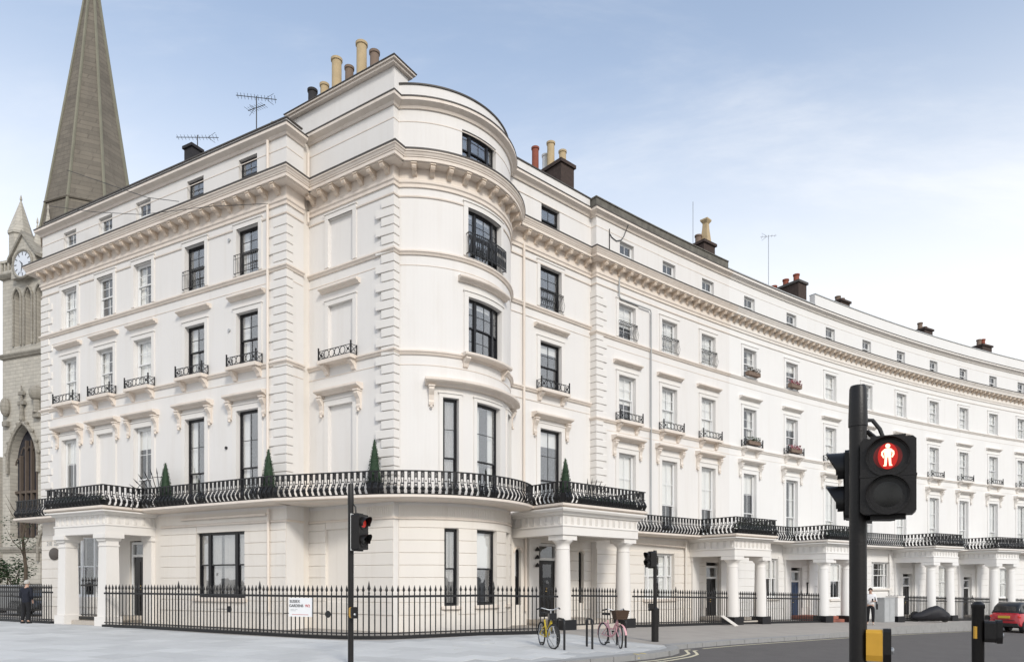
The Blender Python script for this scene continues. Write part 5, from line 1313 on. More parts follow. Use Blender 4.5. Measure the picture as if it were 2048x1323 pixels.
# near signal
s_n = .00345; xN, yN = (1716-1024)*s_n, 1365.33*s_n; zN = zg(xN)
S1 = signal_pole('near black signal pole at the right with the lit red man', xN, yN, 3.04-zN, .056, zN, .28)
xh, yh = (1779-1024)*s_n*.985, yN*.985; fa = atan2(xh, yh)
head_parts(S1, .325, .50, True, True, (xh-xN+.19*sin(-fa)*-0, yh-yN+.02, 1.7+(1160-960)*s_n-zN), -fa, hood=.05)
head_parts(S1, .30, .48, False, False, (.21, .15, 1.7+(1160-962)*s_n-zN), radians(-118), hood=.13)
mb = MB(); zc = 1.7+(1160-840)*s_n-zN
mb.tube([(.05, 0, zc), (.10, 0, zc), (.15, 0, zc-.06), (.19, 0, zc-.16)], .014, 8); link('cable', mb.mesh('cable', 'cable', True), S1)
mb = MB(); mb.tube([(.05, -.02, zc-.08), (.16, -.02, zc-.17)], .016, 6); link('bracket', mb.mesh('bracket', 'signal_black'), S1)
mb = MB(); mb.box(.05, .24, -.03, .03, 1.7+(1160-1041)*s_n-zN, 1.7+(1160-1033)*s_n-zN); link('bracket', mb.mesh('bracket', 'signal_black'), S1)
mb = MB(); mb.box(.05, .24, -.03, .03, 1.7+(1160-888)*s_n-zN, 1.7+(1160-880)*s_n-zN); link('bracket', mb.mesh('bracket', 'signal_black'), S1)
button_box(S1, 1.7+(1160-1289)*s_n-zN, radians(62), .05)
isl = MB(); isl.lathe([(2.1, -.3), (2.1, -.02), (2.05, 0)], 40, (xN+.9, yN+.9, zN-.0)); isl = isl.build('traffic_island', 'paving_old'); isl['kind'] = 'structure'; isl['label'] = 'small paved traffic island under the near posts'
# mid signal
s_m = .0101; xM, yM = (701.5-1024)*s_m, 1365.33*s_m
S2 = signal_pole('black signal pole standing on the pavement in front of the railings', xM, yM, 3.65, .057, 0, .42)
head_parts(S2, .31, .70, True, False, (.10, -.02, 1.7+(1160-1064)*s_m), radians(66), hood=.17)
mb = MB(); mb.box(-.17, .17, -.006, .006, -.37, .37); bpn = link('backing_board', mb.mesh('backing_board', 'signal_white'), S2, (.105, -.008, 1.7+(1160-1064)*s_m), radians(66))
mb = MB(); mb.tube([(.05, 0, 3.25), (.10, -.01, 3.18), (.11, -.01, 3.0)], .016, 6); link('cable', mb.mesh('cable', 'cable', True), S2)
button_box(S2, 1.7+(1160-1224)*s_m, radians(35), .055)
# far signal
xF, yF = (1310-1024)*.01525, 1365.33*.01525; zF = zg(xF)
S3 = signal_pole('small far signal pole on the pavement corner beyond the bicycles', xF, yF, 2.62-zF, .057, zF, .2)
mb = MB(); mb.lathe([(.11, 0), (.11, 1.0), (.057, 1.06)], 16); link('pole_base', mb.mesh('pole_base', 'signal_black', True), S3)
head_parts(S3, .27, .46, False, False, (-.06, .0, 2.33-zF), radians(-60), hood=.13)
button_box(S3, 1.05, radians(-80), .05, 'signal_black')
# short push-button post
xB, yB = (1956-1024)*.005, 1365.33*.005; zB = zg(xB)
S4 = thing('bollard', 'short black push-button post in front of the red car', 'post', (xB, yB, zB))
mb = MB(); mb.lathe([(.054, -.02), (.054, 1.42-zB), (.060, 1.43-zB), (.060, 1.46-zB), (.03, 1.49-zB)], 20); link('pole', mb.mesh('pole', 'signal_black', True), S4)
button_box(S4, 1.7+(1160-1262)*.005-zB, radians(64), .045, 'signal_black')
mb = MB(); mb.box(-.052, -.03, -.05, -.02, 1.7-zB-(1275-1160)*.005, 1.7-zB-(1251-1160)*.005); link('yellow_strip', mb.mesh('yellow_strip', 'signal_yellow'), S4, (-.008, -.012, 0), radians(-10))

# ------------------------------------------------------------------ bicycles and stands
def stand(label, x, y, ang):
    z = zg(x); B = thing('cycle_stand', label, 'cycle stand', (x, y, z), 'black hoop cycle stands', rz=ang)
    mb = MB(); L = .36; h = .78
    mb.tube([(-L, 0, -.05), (-L, 0, h-.12)]+[(-L+.12-.12*cos(a), 0, h-.12+.12*sin(a)) for a in (.4, .8, 1.2, 1.57)]+[(L-.12+.12*sin(a), 0, h-.12+.12*cos(a)) for a in (0, .4, .8, 1.2, 1.57)]+[(L, 0, -.05)], .030, 10)
    link('hoop', mb.mesh('hoop', 'iron', True), B)
    for sx in (-1, 1):
        mb = MB(); mb.lathe([(.06, .004), (.06, .012), (.033, .014)], 14, (sx*L, 0, 0)); link('base_plate', mb.mesh('base_plate', 'iron', True), B)
HDB = radians(-80)
stand('hoop cycle stand beside the yellow bicycle', 1.26, 17.6, HDB); stand('free hoop cycle stand between the two bicycles', 2.05, 18.05, radians(-85)); stand('hoop cycle stand beside the pink bicycle', 3.0, 18.75, HDB)
def bike(label, x, y, ang, col, basket, frontm, seed=0, steer=.25):
    z = zg(x); B = thing('bicycle', label, 'bicycle', (x, y, z), rz=ang); R_ = .30; wb = .52
    def wheel(cx, st=0, tm='rubber'):
        mb = MB(); cs, sn = cos(st), sin(st)
        mb.tube([(R_*cos(a)*cs, R_*cos(a)*sn, R_*sin(a)) for a in [2*pi*k/28 for k in range(28)]], .021, 7, True); w = link('wheel', mb.mesh('wheel', 'rubber', True), B, (cx, 0, R_+.02))
        mb = MB(); mb.tube([((R_-.022)*cos(a)*cs, (R_-.022)*cos(a)*sn, (R_-.022)*sin(a)) for a in [2*pi*k/28 for k in range(28)]], .011, 5, True); link('rim', mb.mesh('rim', tm), w)
        mb = MB()
        for k in range(14): a = 2*pi*k/14; mb.tube([(0, 0, 0), ((R_-.03)*cos(a)*cs, (R_-.03)*cos(a)*sn, (R_-.03)*sin(a))], .003, 3)
        mb.ball((0, 0, 0), .03, 8, 6); link('spokes', mb.mesh('spokes', 'steel'), w)['kind'] = 'stuff'
        return w
    wheel(-wb, 0, frontm); wheel(wb, steer, frontm)
    hub = R_+.02; bb = (-.06, 0, .28); st_ = (-.22, 0, .62); hd0 = (.36, 0, .60); hd1 = (.33, 0, .72)
    mb = MB(); mb.tube([hd0, (.15, 0, .36), bb], .030, 8); mb.tube([bb, st_, (-.25, 0, .72)], .022, 8); mb.tube([hd1, (.1, 0, .5), (-.17, 0, .5)], .024, 8); mb.tube([hd0, hd1], .028, 8)
    for s in (-1, 1): mb.tube([(bb[0], s*.03, bb[2]), (-wb, s*.055, hub)], .013, 6); mb.tube([(-.19, s*.03, .55), (-wb, s*.055, hub)], .011, 6)
    link('frame', mb.mesh('frame', col, True), B)
    mb = MB(); cs, sn = cos(steer), sin(steer)
    for s in (-1, 1): mb.tube([(.36, s*.03, .60), (.40+.0, s*.055, .48), (wb, s*.055, hub)], .014, 6)
    mb.tube([(.36, 0, .58), (.31, 0, .80), (.30, 0, .98)], .017, 8); link('fork', mb.mesh('fork', 'bike_grey' if col == 'bike_yellow' else col, True), B)
    mb = MB(); mb.tube([(.12, -.30, 1.02), (.24, -.22, 1.05), (.31, -.06, 1.00), (.31, .06, 1.00), (.24, .22, 1.05), (.12, .30, 1.02)], .013, 7); hb = link('handlebar', mb.mesh('handlebar', 'steel', True), B)
    for s in (-1, 1):
        mb = MB(); mb.tube([(.22, s*.24, 1.045), (.09, s*.315, 1.012)], .019, 8); link('grip', mb.mesh('grip', 'rubber', True), hb)
    mb = MB(); mb.tube([(-.25, 0, .70), (-.28, 0, .86)], .013, 6); mb.prism([(-.42, -.09), (-.38, -.11), (-.22, -.05), (-.12, -.025), (-.12, .025), (-.22, .05), (-.38, .11), (-.42, .09)], 'z', .86, .92); link('saddle', mb.mesh('saddle', 'rubber'), B)
    mb = MB(); mb.tube([(bb[0], -.06, bb[2]), (.03, -.10, .14)], .012, 6); mb.box(-.03, .09, -.20, -.10, .12, .15); mb.tube([(bb[0], .06, bb[2]), (-.15, .10, .42)], .012, 6); mb.box(-.21, -.09, .10, .20, .40, .43); mb.lathe([(.09, -.008), (.09, .008)], 20); link('crank', mb.mesh('crank', 'rubber'), B)
    for (cx, a0, a1) in ((wb, .2, 2.6), (-wb, .6, 3.3)):
        mb = MB(); vs = []; fs = []; n = 12
        for i in range(n+1):
            a = a0+(a1-a0)*i/n
            for s in (-.028, .028): vs.append((cx+(R_+.035)*cos(a), s, R_+.02+(R_+.035)*sin(a)))
        for i in range(n): fs.append((2*i, 2*i+1, 2*i+3, 2*i+2))
        mb.add(vs, fs); link('mudguard', mb.mesh('mudguard', col if col != 'bike_yellow' else 'rubber'), B)
    if basket:
        mb = MB(); o = (.50, 0, .78); 
        vs = [(o[0]+sx*a, o[1]+sy*b, o[2]+zz) for (a, b, zz) in ((.11, .15, 0), (.15, .20, .24), (.14, .19, .24), (.10, .14, .02)) for sx, sy in ((-1, -1), (1, -1), (1, 1), (-1, 1))]
        mb.add(vs, [(3, 2, 1, 0)]+[(4*i+k, 4*i+(k+1) % 4, 4*i+4+(k+1) % 4, 4*i+4+k) for i in range(3) for k in range(4)]+[(12, 13, 14, 15)])
        for k in range(5): zz = .02+.05*k; f_ = 1+.36*zz/.24; mb.tube([(o[0]+sx*.112*f_, sy*.152*f_, o[2]+zz) for sx, sy in ((-1, -1), (1, -1), (1, 1), (-1, 1))], .010, 5, True)
        link('basket', mb.mesh('basket', 'wicker'), B)
    else:
        mb = MB(); mb.box(.38, .50, -.10, .10, .76, .92); link('front_box', mb.mesh('front_box', 'car_black'), B)
    mb = MB(); mb.tube([(-.05, .02, .30), (-.15, .22, .02)], .010, 5); link('kickstand', mb.mesh('kickstand', 'steel'), B)
    return B
bike('yellow bicycle parked on the pavement by the railings', .93, 17.95, radians(-76), 'bike_yellow', False, 'steel', 1)
bike('pink bicycle with a dark wicker basket by the far hoop stand', 2.72, 18.62, radians(-72), 'bike_pink', True, 'bike_grey', 2, -.3)

# ------------------------------------------------------------------ people
def skin_obj(name, m, parent, verts, edges, radii, sub=2, root=0):
    me = bpy.data.meshes.new(name); me.from_pydata(verts, edges, []); me.materials.append(MATS[m])
    o = link(name, me, parent); md = o.modifiers.new('skin', 'SKIN'); md.use_smooth_shade = True
    if not me.skin_vertices: return o
    for i, r in enumerate(radii):
        sv = me.skin_vertices[0].data[i]; sv.radius = r if isinstance(r, tuple) else (r, r); sv.use_root = (i == root)
    ss = o.modifiers.new('sub', 'SUBSURF'); ss.levels = sub; ss.render_levels = sub
    return o
class Sk:
    def __init__(s): s.v = []; s.e = []; s.r = []
    def chain(s, pts, radii, start=None):
        prev = start
        for p, r in zip(pts, radii):
            s.v.append(p); s.r.append(r); i = len(s.v)-1
            if prev is not None: s.e.append((prev, i))
            prev = i
        return prev
def hand(sk, wrist_i, w, d, side):
    """palm with five fingers curling from the wrist; d is the forearm direction"""
    d = Vector(d).normalized(); up = Vector((0, 0, 1)) if abs(d.z) < .8 else Vector((0, -1, 0)); sd_ = d.cross(up).normalized(); nr = sd_.cross(d)
    w = Vector(w); palm = w+d*.06; pi_ = sk.chain([tuple(palm)], [(.030, .016)], wrist_i)
    for k, (off, L) in enumerate(((-.028, .062), (-.009, .072), (.010, .068), (.028, .052))):
        b = w+d*.095+sd_*off; sk.chain([tuple(b), tuple(b+d*L*.55-nr*.010), tuple(b+d*L*.85-nr*.030)], [.0095, .0085, .0075], pi_)
    b = w+d*.045+sd_*side*.036; sk.chain([tuple(b), tuple(b+d*.035+sd_*side*.018), tuple(b+d*.062+sd_*side*.014-nr*.012)], [.0105, .0095, .008], pi_)
def person(label, loc, rz, sc_, J, mats, extra=None):
    B = thing('person', label, 'person', loc, rz=rz); B.scale = (sc_, sc_, sc_)
    # body: one continuous figure
    k = Sk(); pel = k.chain([(0, 0, .93)], [(.13, .10)]); ch_ = k.chain([J['waist'], J['chest'], J['collar']], [(.12, .09), (.14, .10), (.085, .07)], pel)
    hd = k.chain([J['neck'], J['jaw'], J['crown']], [.055, (.075, .085), (.070, .082)], ch_)
    k.chain([J['nose']], [.016], hd-1)
    for s in ('l', 'r'):
        w = k.chain([J['sh'+s], J['el'+s], J['wr'+s]], [.052, .040, .028], ch_-1)
        d = Vector(J['wr'+s])-Vector(J['el'+s]); hand(k, w, J['wr'+s], d, 1 if s == 'l' else -1)
        k.chain([J['hip'+s], J['kn'+s], J['an'+s], J['to'+s]], [.082, .055, .038, .032], pel)
    skin_obj('body', mats['skin'], B, k.v, k.e, k.r, 2)
    k = Sk(); a = k.chain([(J['waist'][0], J['waist'][1], mats['hem'])], [(.185, .135)]); a = k.chain([J['waist'], J['chest'], J['collar']], [(.168, .128), (.178, .130), (.095, .085)], a)
    for s in ('l', 'r'):
        end = Vector(J['wr'+s])*mats['sleeve']+Vector(J['el'+s])*(1-mats['sleeve']); k.chain([J['sh'+s], J['el'+s], tuple(end)], [.076, .062, .050], a-1)
    skin_obj('coat' if mats['coat'] != 'white_cloth' else 'shirt', mats['coat'], B, k.v, k.e, k.r, 2)
    k = Sk(); a = k.chain([(0, 0, .98), (0, 0, .90)], [(.150, .115), (.160, .125)])
    for s in ('l', 'r'):
        an = Vector(J['an'+s]); kn = Vector(J['kn'+s]); k.chain([J['hip'+s], J['kn'+s], tuple(an+(kn-an)*.08)], [.108, .080, .066], a)
    skin_obj('trousers', mats['legs'], B, k.v, k.e, k.r, 2)
    for s in ('l', 'r'):
        k = Sk(); an = Vector(J['an'+s]); to = Vector(J['to'+s]); bk = an-(to-an)*.35; k.chain([(an.x, an.y, .075), (an.x*.5+to.x*.5, an.y*.5+to.y*.5, .055), (to.x, to.y, .042)], [.052, .048, .042]); k.chain([(bk.x, bk.y, .055)], [.045], 0); skin_obj('shoe', mats['shoe'], B, k.v, k.e, k.r, 1)
    hc = Vector(J['crown'])*.6+Vector(J['jaw'])*.4
    mb = MB(); q = MB(); q.ball((0, 0, 0), .105, 14, 10, 1.12)
    cz = .02 if mats['hair'] != 'cap' else .045
    mb.add([(hc.x+x*.95, hc.y+y*1.05+mats.get('hy', .02), hc.z+max(z, -.05 if y*mats.get('hy', .02) > 0 else cz)) for x, y, z in q.v], q.f)
    link('hair' if mats['hair'] != 'cap' else 'cap', mb.mesh('hair', mats['hair'], True), B)
    mb = MB(); f = Vector(J['jaw'])*.45+Vector(J['crown'])*.55; dirf = -1
    for s in (-1, 1): mb.ball((f.x+s*.030, f.y-.078, f.z), .011, 8, 6)
    link('eyes', mb.mesh('eyes', 'sign_black', True), B)['kind'] = 'stuff'
    mb = MB()
    for s in (-1, 1): mb.ball((f.x+s*.086, f.y+.005, f.z-.01), .022, 8, 6, 1.4)
    link('ears', mb.mesh('ears', mats['skin'], True), B)['kind'] = 'stuff'
    m_ = Vector(J['jaw']); mb = MB(); mb.box(m_.x-.025, m_.x+.025, m_.y-.092, m_.y-.07, m_.z-.02, m_.z-.012); link('mouth', mb.mesh('mouth', 'sign_red'), B)
    return B
J1 = dict(waist=(0, .0, 1.12), chest=(0, -.03, 1.34), collar=(0, -.04, 1.47), neck=(0, -.05, 1.53), jaw=(0, -.07, 1.60), crown=(0, -.06, 1.70), nose=(0, -.155, 1.63), shl=(.19, -.03, 1.41), ell=(.25, .0, 1.14), wrl=(.20, -.12, .95), shr=(-.19, -.03, 1.41), elr=(-.26, .02, 1.15), wrr=(-.20, -.10, .96),
          hipl=(.09, 0, .90), knl=(.12, -.03, .50), anl=(.14, .04, .09), tol=(.16, -.13, .04), hipr=(-.09, 0, .90), knr=(-.12, -.01, .50), anr=(-.15, .06, .09), tor=(-.17, -.11, .04))
s_p = .0205
person('person in dark navy coat and pale cap walking past the left railings, seen from behind', ((52-1024)*.0197, 1365.33*.0197, 0), radians(172), .975, J1, dict(skin='skin', coat='navy', hem=.80, sleeve=.95, legs='dark_cloth', shoe='rubber', hair='cap', hy=.02))
J2 = dict(waist=(0, .0, 1.12), chest=(0, .0, 1.35), collar=(0, -.01, 1.48), neck=(0, -.015, 1.54), jaw=(0, -.045, 1.61), crown=(0, -.03, 1.72), nose=(0, -.13, 1.63), shl=(.18, 0, 1.42), ell=(.24, .03, 1.14), wrl=(.10, -.20, 1.16), shr=(-.18, 0, 1.42), elr=(-.25, .02, 1.14), wrr=(-.24, -.06, .90),
          hipl=(.09, 0, .90), knl=(.11, -.05, .50), anl=(.11, .0, .09), tol=(.13, -.17, .04), hipr=(-.09, 0, .90), knr=(-.11, .04, .50), anr=(-.13, .12, .10), tor=(-.14, -.05, .04))
s_q = .0258; xq, yq = (1741-1024)*s_q, 1365.33*s_q
pq = person('person in white shirt and black trousers looking at a phone near the terrace', (xq, yq, zg(xq)), radians(-28), 1.07, J2, dict(skin='skin', coat='white_cloth', hem=.93, sleeve=.2, legs='dark_cloth', shoe='shoe_light', hair='hair', hy=.02))
ph = thing('phone', 'small dark phone held by the person in the white shirt', 'phone', (xq, yq, zg(xq)), rz=radians(-28)); mb = MB(); mb.box(.06, .13, -.33, -.31, 1.22, 1.36); link('phone_body', mb.mesh('phone_body', 'signal_black'), ph)
bgm = thing('shoulder_bag', 'black shoulder bag on the person in the white shirt', 'bag', (xq, yq, zg(xq)), rz=radians(-28)); mb = MB(); mb.prism([(-.02, .80), (.20, .80), (.20, 1.06), (.0, 1.08)], 'x', .25, .34); link('bag_body', mb.mesh('bag_body', 'dark_cloth'), bgm); mb = MB(); mb.tube([(.29, .1, 1.06), (.24, .16, 1.3), (.16, .08, 1.56), (.20, -.10, 1.42), (.28, .02, 1.06)], .018, 6); link('strap', mb.mesh('strap', 'dark_cloth'), bgm)

# ------------------------------------------------------------------ cars
def ring(x, w, z0, z1, top=.86, n=5, rb=.08, rt=.12):
    """closed cross-section, rounded corners, tumblehome"""
    pts = []
    wt = w*top
    for (cx, cz, r, a0) in ((w-rb, z0+rb, rb, -90), (wt-rt, z1-rt, rt, 0)):
        for i in range(n): a = radians(a0+90*i/(n-1)); pts.append((cx+r*cos(a), cz+r*sin(a)))
    full = pts+[(-y, z) for y, z in pts[::-1]]
    return [(x, y, z) for y, z in full]
def loft(mb, rings):
    n = len(rings[0]); vs = [p for r in rings for p in r]; fs = []
    for i in range(len(rings)-1):
        for k in range(n): fs.append((i*n+k, i*n+(k+1) % n, (i+1)*n+(k+1) % n, (i+1)*n+k))
    fs.append(tuple(range(n))[::-1]); fs.append(tuple(range((len(rings)-1)*n, len(rings)*n))); return mb.add(vs, fs)
def wheels(B, xs, w, r, hubm='car_silver'):
    for x in xs:
        for s in (-1, 1):
            mb = MB(); mb.lathe([(r*.62, -.09), (r*.95, -.09), (r, -.06), (r, .06), (r*.95, .09), (r*.62, .09)], 26); me = mb.mesh('wheel', 'rubber', True); me.transform(Matrix.Rotation(radians(90), 4, 'X')); o = link('wheel', me, B, (x, s*w, r))
            mb = MB(); mb.lathe([(.02, .06), (r*.2, .07), (r*.6, .03), (r*.64, .08), (r*.64, -.05), (.02, -.05)], 20); me = mb.mesh('rim', hubm, True); me.transform(Matrix.Rotation(radians(-90 if s > 0 else 90), 4, 'X')); link('rim', me, o)
            mb = MB(); mb.lathe([(.02, -.10), (r*1.14, -.10), (r*1.14, -.08), (.02, -.08)], 26); me = mb.mesh('wheel_arch', 'rubber', True); me.transform(Matrix.Rotation(radians(90), 4, 'X')); link('wheel_arch', me, B, (x, s*(w-.005+.0), r+.02))
xr, yr = 24.75, 34.35; hdg = radians(31.6); cx_, cy_ = xr+1.3*cos(hdg), yr+1.3*sin(hdg)
car = thing('parked_car', 'small red two-seat car with a black soft top parked at the kerb', 'car', (cx_, cy_, zg(cx_)-.125), rz=hdg); car.rotation_euler = (0, TILT*.8, hdg)
mb = MB(); loft(mb, [ring(-1.30, .55, .42, .80), ring(-1.25, .70, .32, .92), ring(-1.1, .76, .26, 1.0), ring(-.7, .78, .24, 1.02), ring(.2, .78, .24, .98), ring(.8, .77, .24, .94), ring(1.15, .72, .27, .84), ring(1.3, .60, .34, .68)]); link('body', mb.mesh('body', 'car_red', True), car)
mb = MB(); loft(mb, [ring(-1.14, .64, .93, 1.04, .95), ring(-1.02, .66, .93, 1.33, .88), ring(-.78, .66, .93, 1.50, .84, 5, .08, .15), ring(0, .67, .93, 1.54, .84, 5, .08, .15), ring(.30, .67, .93, 1.50, .84, 5, .08, .15)]); link('soft_top', mb.mesh('soft_top', 'car_black', True), car)
mb = MB(); loft(mb, [ring(.301, .665, .93, 1.49, .84, 5, .08, .15), ring(.95, .70, .90, .97, .9, 5, .02, .03)]); link('windscreen', mb.mesh('windscreen', 'glass', True), car)
mb = MB(); mb.add([(-1.165, -.47, 1.06), (-1.165, .47, 1.06), (-1.035, .42, 1.31), (-1.035, -.42, 1.31), (-1.12, -.47, 1.06), (-1.12, .47, 1.06), (-1.0, .42, 1.31), (-1.0, -.42, 1.31)], [(0, 1, 2, 3), (7, 6, 5, 4), (0, 4, 5, 1), (1, 5, 6, 2), (2, 6, 7, 3), (3, 7, 4, 0)]); link('rear_window', mb.mesh('rear_window', 'car_dark'), car)
for s in (-1, 1):
    mb = MB(); mb.prism([(-.62, 1.03), (.55, 1.0), (.30, 1.36), (-.45, 1.40)], 'y', s*.645, s*.672); link('side_window', mb.mesh('side_window', 'car_dark'), car)
    mb = MB(); mb.ball((-1.19, s*.60, .80), .085, 10, 8); link('tail_light', mb.mesh('tail_light', 'signal_dull', True), car)
    mb = MB(); mb.ball((.52, s*.84, 1.02), .085, 10, 8); link('wing_mirror', mb.mesh('wing_mirror', 'car_silver', True), car)
mb = MB(); mb.box(-1.335, -1.27, -.26, .26, .71, .83); link('number_plate', mb.mesh('number_plate', 'plate'), car)
mb = MB(); loft(mb, [ring(-1.31, .62, .30, .47, .96, 5, .04, .04), ring(-1.1, .75, .235, .45, .98, 5, .04, .04)]); link('bumper', mb.mesh('bumper', 'car_black', True), car)
mb = MB(); mb.box(-1.318, -1.28, -.45, .45, .60, .625); link('boot_seam', mb.mesh('boot_seam', 'rubber'), car)
wheels(car, (-.88, .92), .70, .29)
def sedan(label, x, y, ang, z, m='car_dark', L=4.1):
    B = thing('parked_car', label, 'car', (x, y, z), rz=ang); h = L/2
    mb = MB(); loft(mb, [ring(-h, .62, .40, .80), ring(-h+.12, .80, .30, .95), ring(-h+.7, .86, .24, .98), ring(.3, .86, .24, .95), ring(h-.9, .86, .24, .90), ring(h-.2, .78, .28, .76), ring(h, .62, .36, .62)]); link('body', mb.mesh('body', m, True), B)
    mb = MB(); loft(mb, [ring(-h+.25, .70, .90, 1.0, .95), ring(-h+.75, .74, .9, 1.40, .84), ring(-h+1.3, .74, .9, 1.47, .82), ring(.2, .74, .9, 1.46, .82), ring(.5, .74, .9, 1.40, .84), ring(1.15, .76, .88, .95, .95)]); link('cabin', mb.mesh('cabin', 'car_dark', True), B)
    mb = MB(); loft(mb, [ring(-h+.85, .60, 1.43, 1.475, .95, 5, .01, .02), ring(.3, .60, 1.42, 1.47, .95, 5, .01, .02)]); link('roof', mb.mesh('roof', 'car_silver', True), B)  # pale panel on the dark cabin: the roof's shine put into its colour
    wheels(B, (-h+.75, h-.8), .78, .31); return B
sedan('dark car parked behind the railings by the church', -23.9, 33.6, TL, 0)
sedan('second dark car partly cut by the left edge beside the church wall', -28.6, 36.2, TL+.02, 0)

# ------------------------------------------------------------------ covered motorcycle, cabinet, plank and small things
xm, ym = SW.P(24.9, 3.1); zm_ = zg(xm); mot = thing('covered_motorcycle', 'motorcycle under a dark cover on the pavement by the white houses', 'motorcycle', (xm, ym, zm_), rz=radians(-8))
mb = MB(); rings = []
for (x, w, zt2, zb2) in ((-1.0, .10, .42, .20), (-.85, .22, .52, .12), (-.45, .30, .62, .08), (.0, .34, .88, .06), (.4, .36, 1.0, .06), (.75, .33, .84, .08), (1.0, .22, .58, .14), (1.15, .10, .40, .22)):
    r = []
    for i in range(16): a = 2*pi*i/16; r.append((x, w*cos(a)*(1+.12*sin(5*a+x*4)), (zt2+zb2)/2+(zt2-zb2)/2*sin(a)))
    rings.append(r)
loft(mb, rings); link('cover', mb.mesh('cover', 'tarp', True), mot)
for x in (-.78, .86):
    mb = MB(); mb.tube([(.27*cos(a), 0, .27*sin(a)) for a in [2*pi*k/22 for k in range(22)]], .055, 8, True); w_ = link('wheel', mb.mesh('wheel', 'rubber', True), mot, (x, 0, .32)); mb = MB(); mb.lathe([(.02, -.03), (.2, -.02), (.2, .02), (.02, .03)], 16); me = mb.mesh('rim', 'steel', True); me.transform(Matrix.Rotation(radians(90), 4, 'X')); link('rim', me, w_)
xk, yk = SW.P(20.7, 2.7); cab = thing('utility_cabinet', 'pale grey utility cabinet beside the person in white', 'cabinet', (xk, yk, zg(xk)), rz=SW.rot(20.7)); mb = MB(); mb.box(-.55, .55, -.28, .28, -.1, 1.35); link('cabinet_body', mb.mesh('cabinet_body', 'zinc'), cab); mb = MB(); mb.box(-.58, .58, -.31, .31, 1.352, 1.40); link('cabinet_top', mb.mesh('cabinet_top', 'zinc'), cab)
for s in (-1, 1): mb = MB(); mb.box(s*.275-.25, s*.275+.25, -.30, -.282, .02, 1.30); link('cabinet_door', mb.mesh('cabinet_door', 'zinc'), cab)
xk, yk = SW.P(21.85, 2.7); pr = thing('gate_pier', 'short white gate pier on a black base beside the utility cabinet', 'pier', (xk, yk, zg(xk)), rz=SW.rot(21.8))
for (nm, a, z0, z1, m_) in (('pier_base', .37, -.15, .34, 'black_paint'), ('pier_shaft', .32, .342, 1.42, 'stucco_white'), ('pier_cap', .36, 1.422, 1.5, 'trim_white')): mb = MB(); mb.box(-a, a, -a, a, z0, z1); link(nm, mb.mesh(nm, m_), pr)
xk, yk = SW.P(6.35, 2.75); pk = thing('plank', 'pale board leaning on the railing beside the second porch', 'board', (xk, yk, zg(xk)), rz=SW.rot(6.4)); mb = MB(); mb.add([(-.28, -.42, 0), (.0, -.42, 0), (-.1, .25, .42), (-.38, .25, .42), (-.28, -.42, .03), (.0, -.42, .03), (-.1, .25, .45), (-.38, .25, .45)], [(3, 2, 1, 0), (4, 5, 6, 7), (0, 1, 5, 4), (1, 2, 6, 5), (2, 3, 7, 6), (3, 0, 4, 7)]); link('board', mb.mesh('board', 'board'), pk)
xk, yk = SW.P(11.6, 1.2) if False else SW.P(9.2, 1.6); tb = thing('balcony_table', 'small pale metal table on the roof of the second row porch', 'table', (xk, yk, 3.75)); mb = MB(); mb.lathe([(.34, .80), (.36, .82), (.34, .84)], 20); link('table_top', mb.mesh('table_top', 'zinc', True), tb)
for k in range(3): a = k*2.1; mb = MB(); mb.tube([(.25*cos(a), .25*sin(a), .0), (.05*cos(a), .05*sin(a), .45), (.25*cos(a), .25*sin(a), .80)], .012, 5); link('leg', mb.mesh('leg', 'zinc'), tb)
p = SW.P(15.9, .05); nb = obox(MB(), *SW.P(17.55, .06), SW.rot(17.5), -.28, .28, -.02, .02, .9, 1.6); nb.build('notice_frame', 'black_paint', HB); nb = obox(MB(), *SW.P(17.55, .085), SW.rot(17.5), -.21, .21, -.01, .01, .97, 1.53); nb.build('notice_sheet', 'sign_white', HB)
# television aerials
def yagi(mb, c, ang, L, n, tilt=0):
    d = Vector((cos(ang), sin(ang), tilt)).normalized(); s = Vector((-sin(ang), cos(ang), 0)); c = Vector(c)
    mb.tube([c-d*L/2, c+d*L/2], .014, 5)
    for k in range(n): q = c-d*L/2+d*L*(k+.5)/n; mb.tube([q-s*(.17+.06*(k == n-1)), q+s*(.17+.06*(k == n-1))], .008, 4); 
    q = c+d*L*.42
    for k in (-1, 1): mb.tube([q+Vector((0, 0, .22*k)), q-d*.3], .008, 4)
def aerial(label, x, y, z0, z1, ants, m='steel'):
    B = thing('television_aerial', label, 'aerial', (x, y, z0)); mb = MB(); mb.tube([(x, y, z0), (x, y, z1)], .020, 6); mb.build('mast', m, B)
    for (dz, ang, L, n, t) in ants: mb = MB(); yagi(mb, (x, y, z1+dz), ang, L, n, t); mb.build('antenna', m, B)
x, y = ppos(513, 26.6); aerial('double-pronged aerial on the left house roof beside the chimney stack', x, y, 17.35, 20.55, [(-.05, .25, 1.5, 12, .06), (-.45, 2.6, 1.0, 8, .12)], 'cable')
x, y = ppos(395, 29); aerial('aerial behind the small black chimney pot on the left house', x, y, 17.35, 20.6, [(-.1, .2, 1.7, 12, .12)], 'cable')
x, y = ppos(1386, 37); aerial('tall thin mast beside the chimney of the mossy-parapet house', x, y, 17.3, 22.2, [], 'steel')
x, y = ppos(1537, 40); aerial('bent mast with a small aerial on the white terrace roof', x, y, 17.3, 21.9, [(-.05, 2.9, .9, 5, 0)], 'steel')
x, y = ppos(545, 25.4); pst = MB().box(x-.05, x+.05, y-.05, y+.05, 17.7, 18.75).build('vent_pipe', 'zinc', B1)

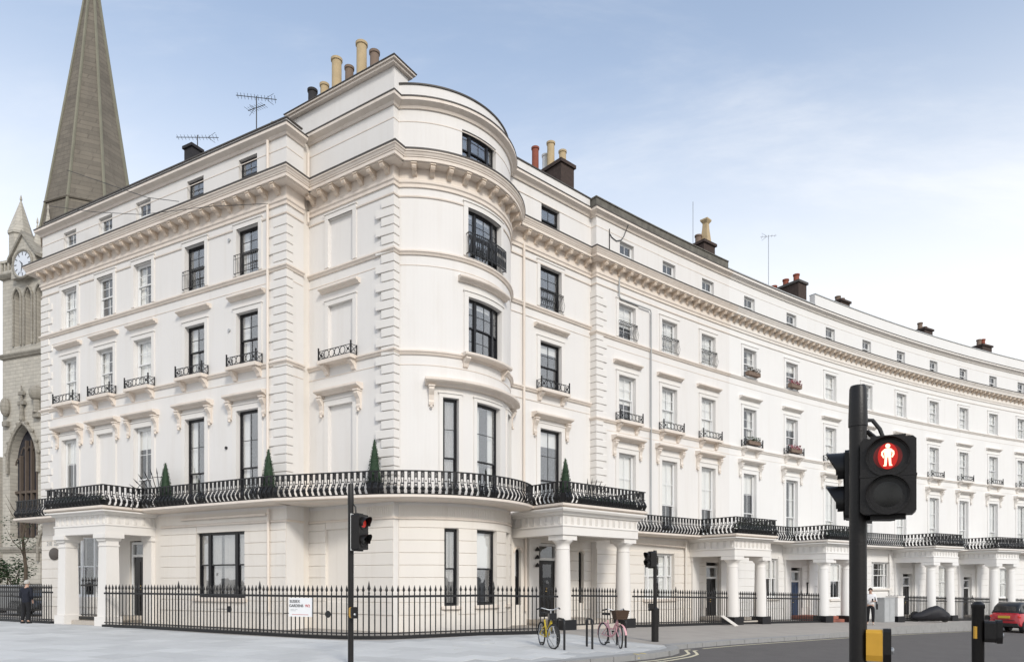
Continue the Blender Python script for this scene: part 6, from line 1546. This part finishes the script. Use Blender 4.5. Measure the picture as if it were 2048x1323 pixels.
# ------------------------------------------------------------------ bare trees behind the viewer, seen in the window glass
def tree(label, x, y, h, seed):
    B = thing('tree', label, 'tree', (x, y, -.12)); rnd = random.Random(seed); mb = MB(); tips = []
    def br(p, d, L, r, n):
        q = p+d*L; m_ = p+d*L*.5+Vector((rnd.uniform(-.06, .06), rnd.uniform(-.06, .06), 0))*L; mb.tube([p, m_, q], [r, r*.85, r*.68], 5 if n > 1 else 4)
        if n == 0: tips.append(q); return
        for k in range(3 if n > 2 else 3):
            nd = (d+Vector((rnd.uniform(-1, 1), rnd.uniform(-1, 1), rnd.uniform(-.25, .7)))*.75).normalized(); br(q, nd, L*rnd.uniform(.62, .82), r*.6, n-1)
    br(Vector((x, y, -.2)), Vector((rnd.uniform(-.05, .05), 0, 1)), h*.28, h*.018, 5); mb.build('trunk', 'twig', B)
    mb = MB()
    for t in tips: leaves(mb, t, .45, 5, .09, rnd)
    mb.build('crown', 'leaf2', B)
tree('bare street tree behind the viewer, left of the three reflected in the windows', -15, -3, 15, 21); tree('bare street tree behind the viewer, middle of the three reflected in the windows', -5, -9, 16, 22); tree('bare street tree behind the viewer, right of the three reflected in the windows', 13, -6, 14, 23)

# ------------------------------------------------------------------ cables and small fittings on the left house
def upz(seg, u, v, d):
    l = l_at(seg, u, d, -6, 18); p = seg.P(l, d); return (p[0], p[1], 1.7+(1160-v)*p[1]/1365.33)
for lab, pts in (('upper thin cable slung across the left house front', [(134, 340), (215, 368), (295, 395), (358, 403)]), ('lower thin cable slung from the church side to the downpipe', [(100, 412), (190, 424), (283, 429), (418, 413), (536, 407)])):
    w3 = [upz(SL, u, v, .62) for u, v in pts]; B = thing('overhead_cable', lab, 'cable', w3[0])
    MB().tube(w3, .011, 4).build('wire', 'cable', B)
for (u, v, r, m_) in ((458, 480, .06, 'zinc'), (458, 660, .06, 'zinc'), (452, 895, .055, 'iron')):
    p = upz(SL, u, v, .03); mb = MB(); mb.lathe([(.001, -.03), (r, -.03), (r, .02), (.001, .02)], 14); me = mb.mesh('wall_vent', m_, True); me.transform(Matrix.Rotation(radians(90), 4, 'X')); inst('wall_vent', me, B1, p, TL)
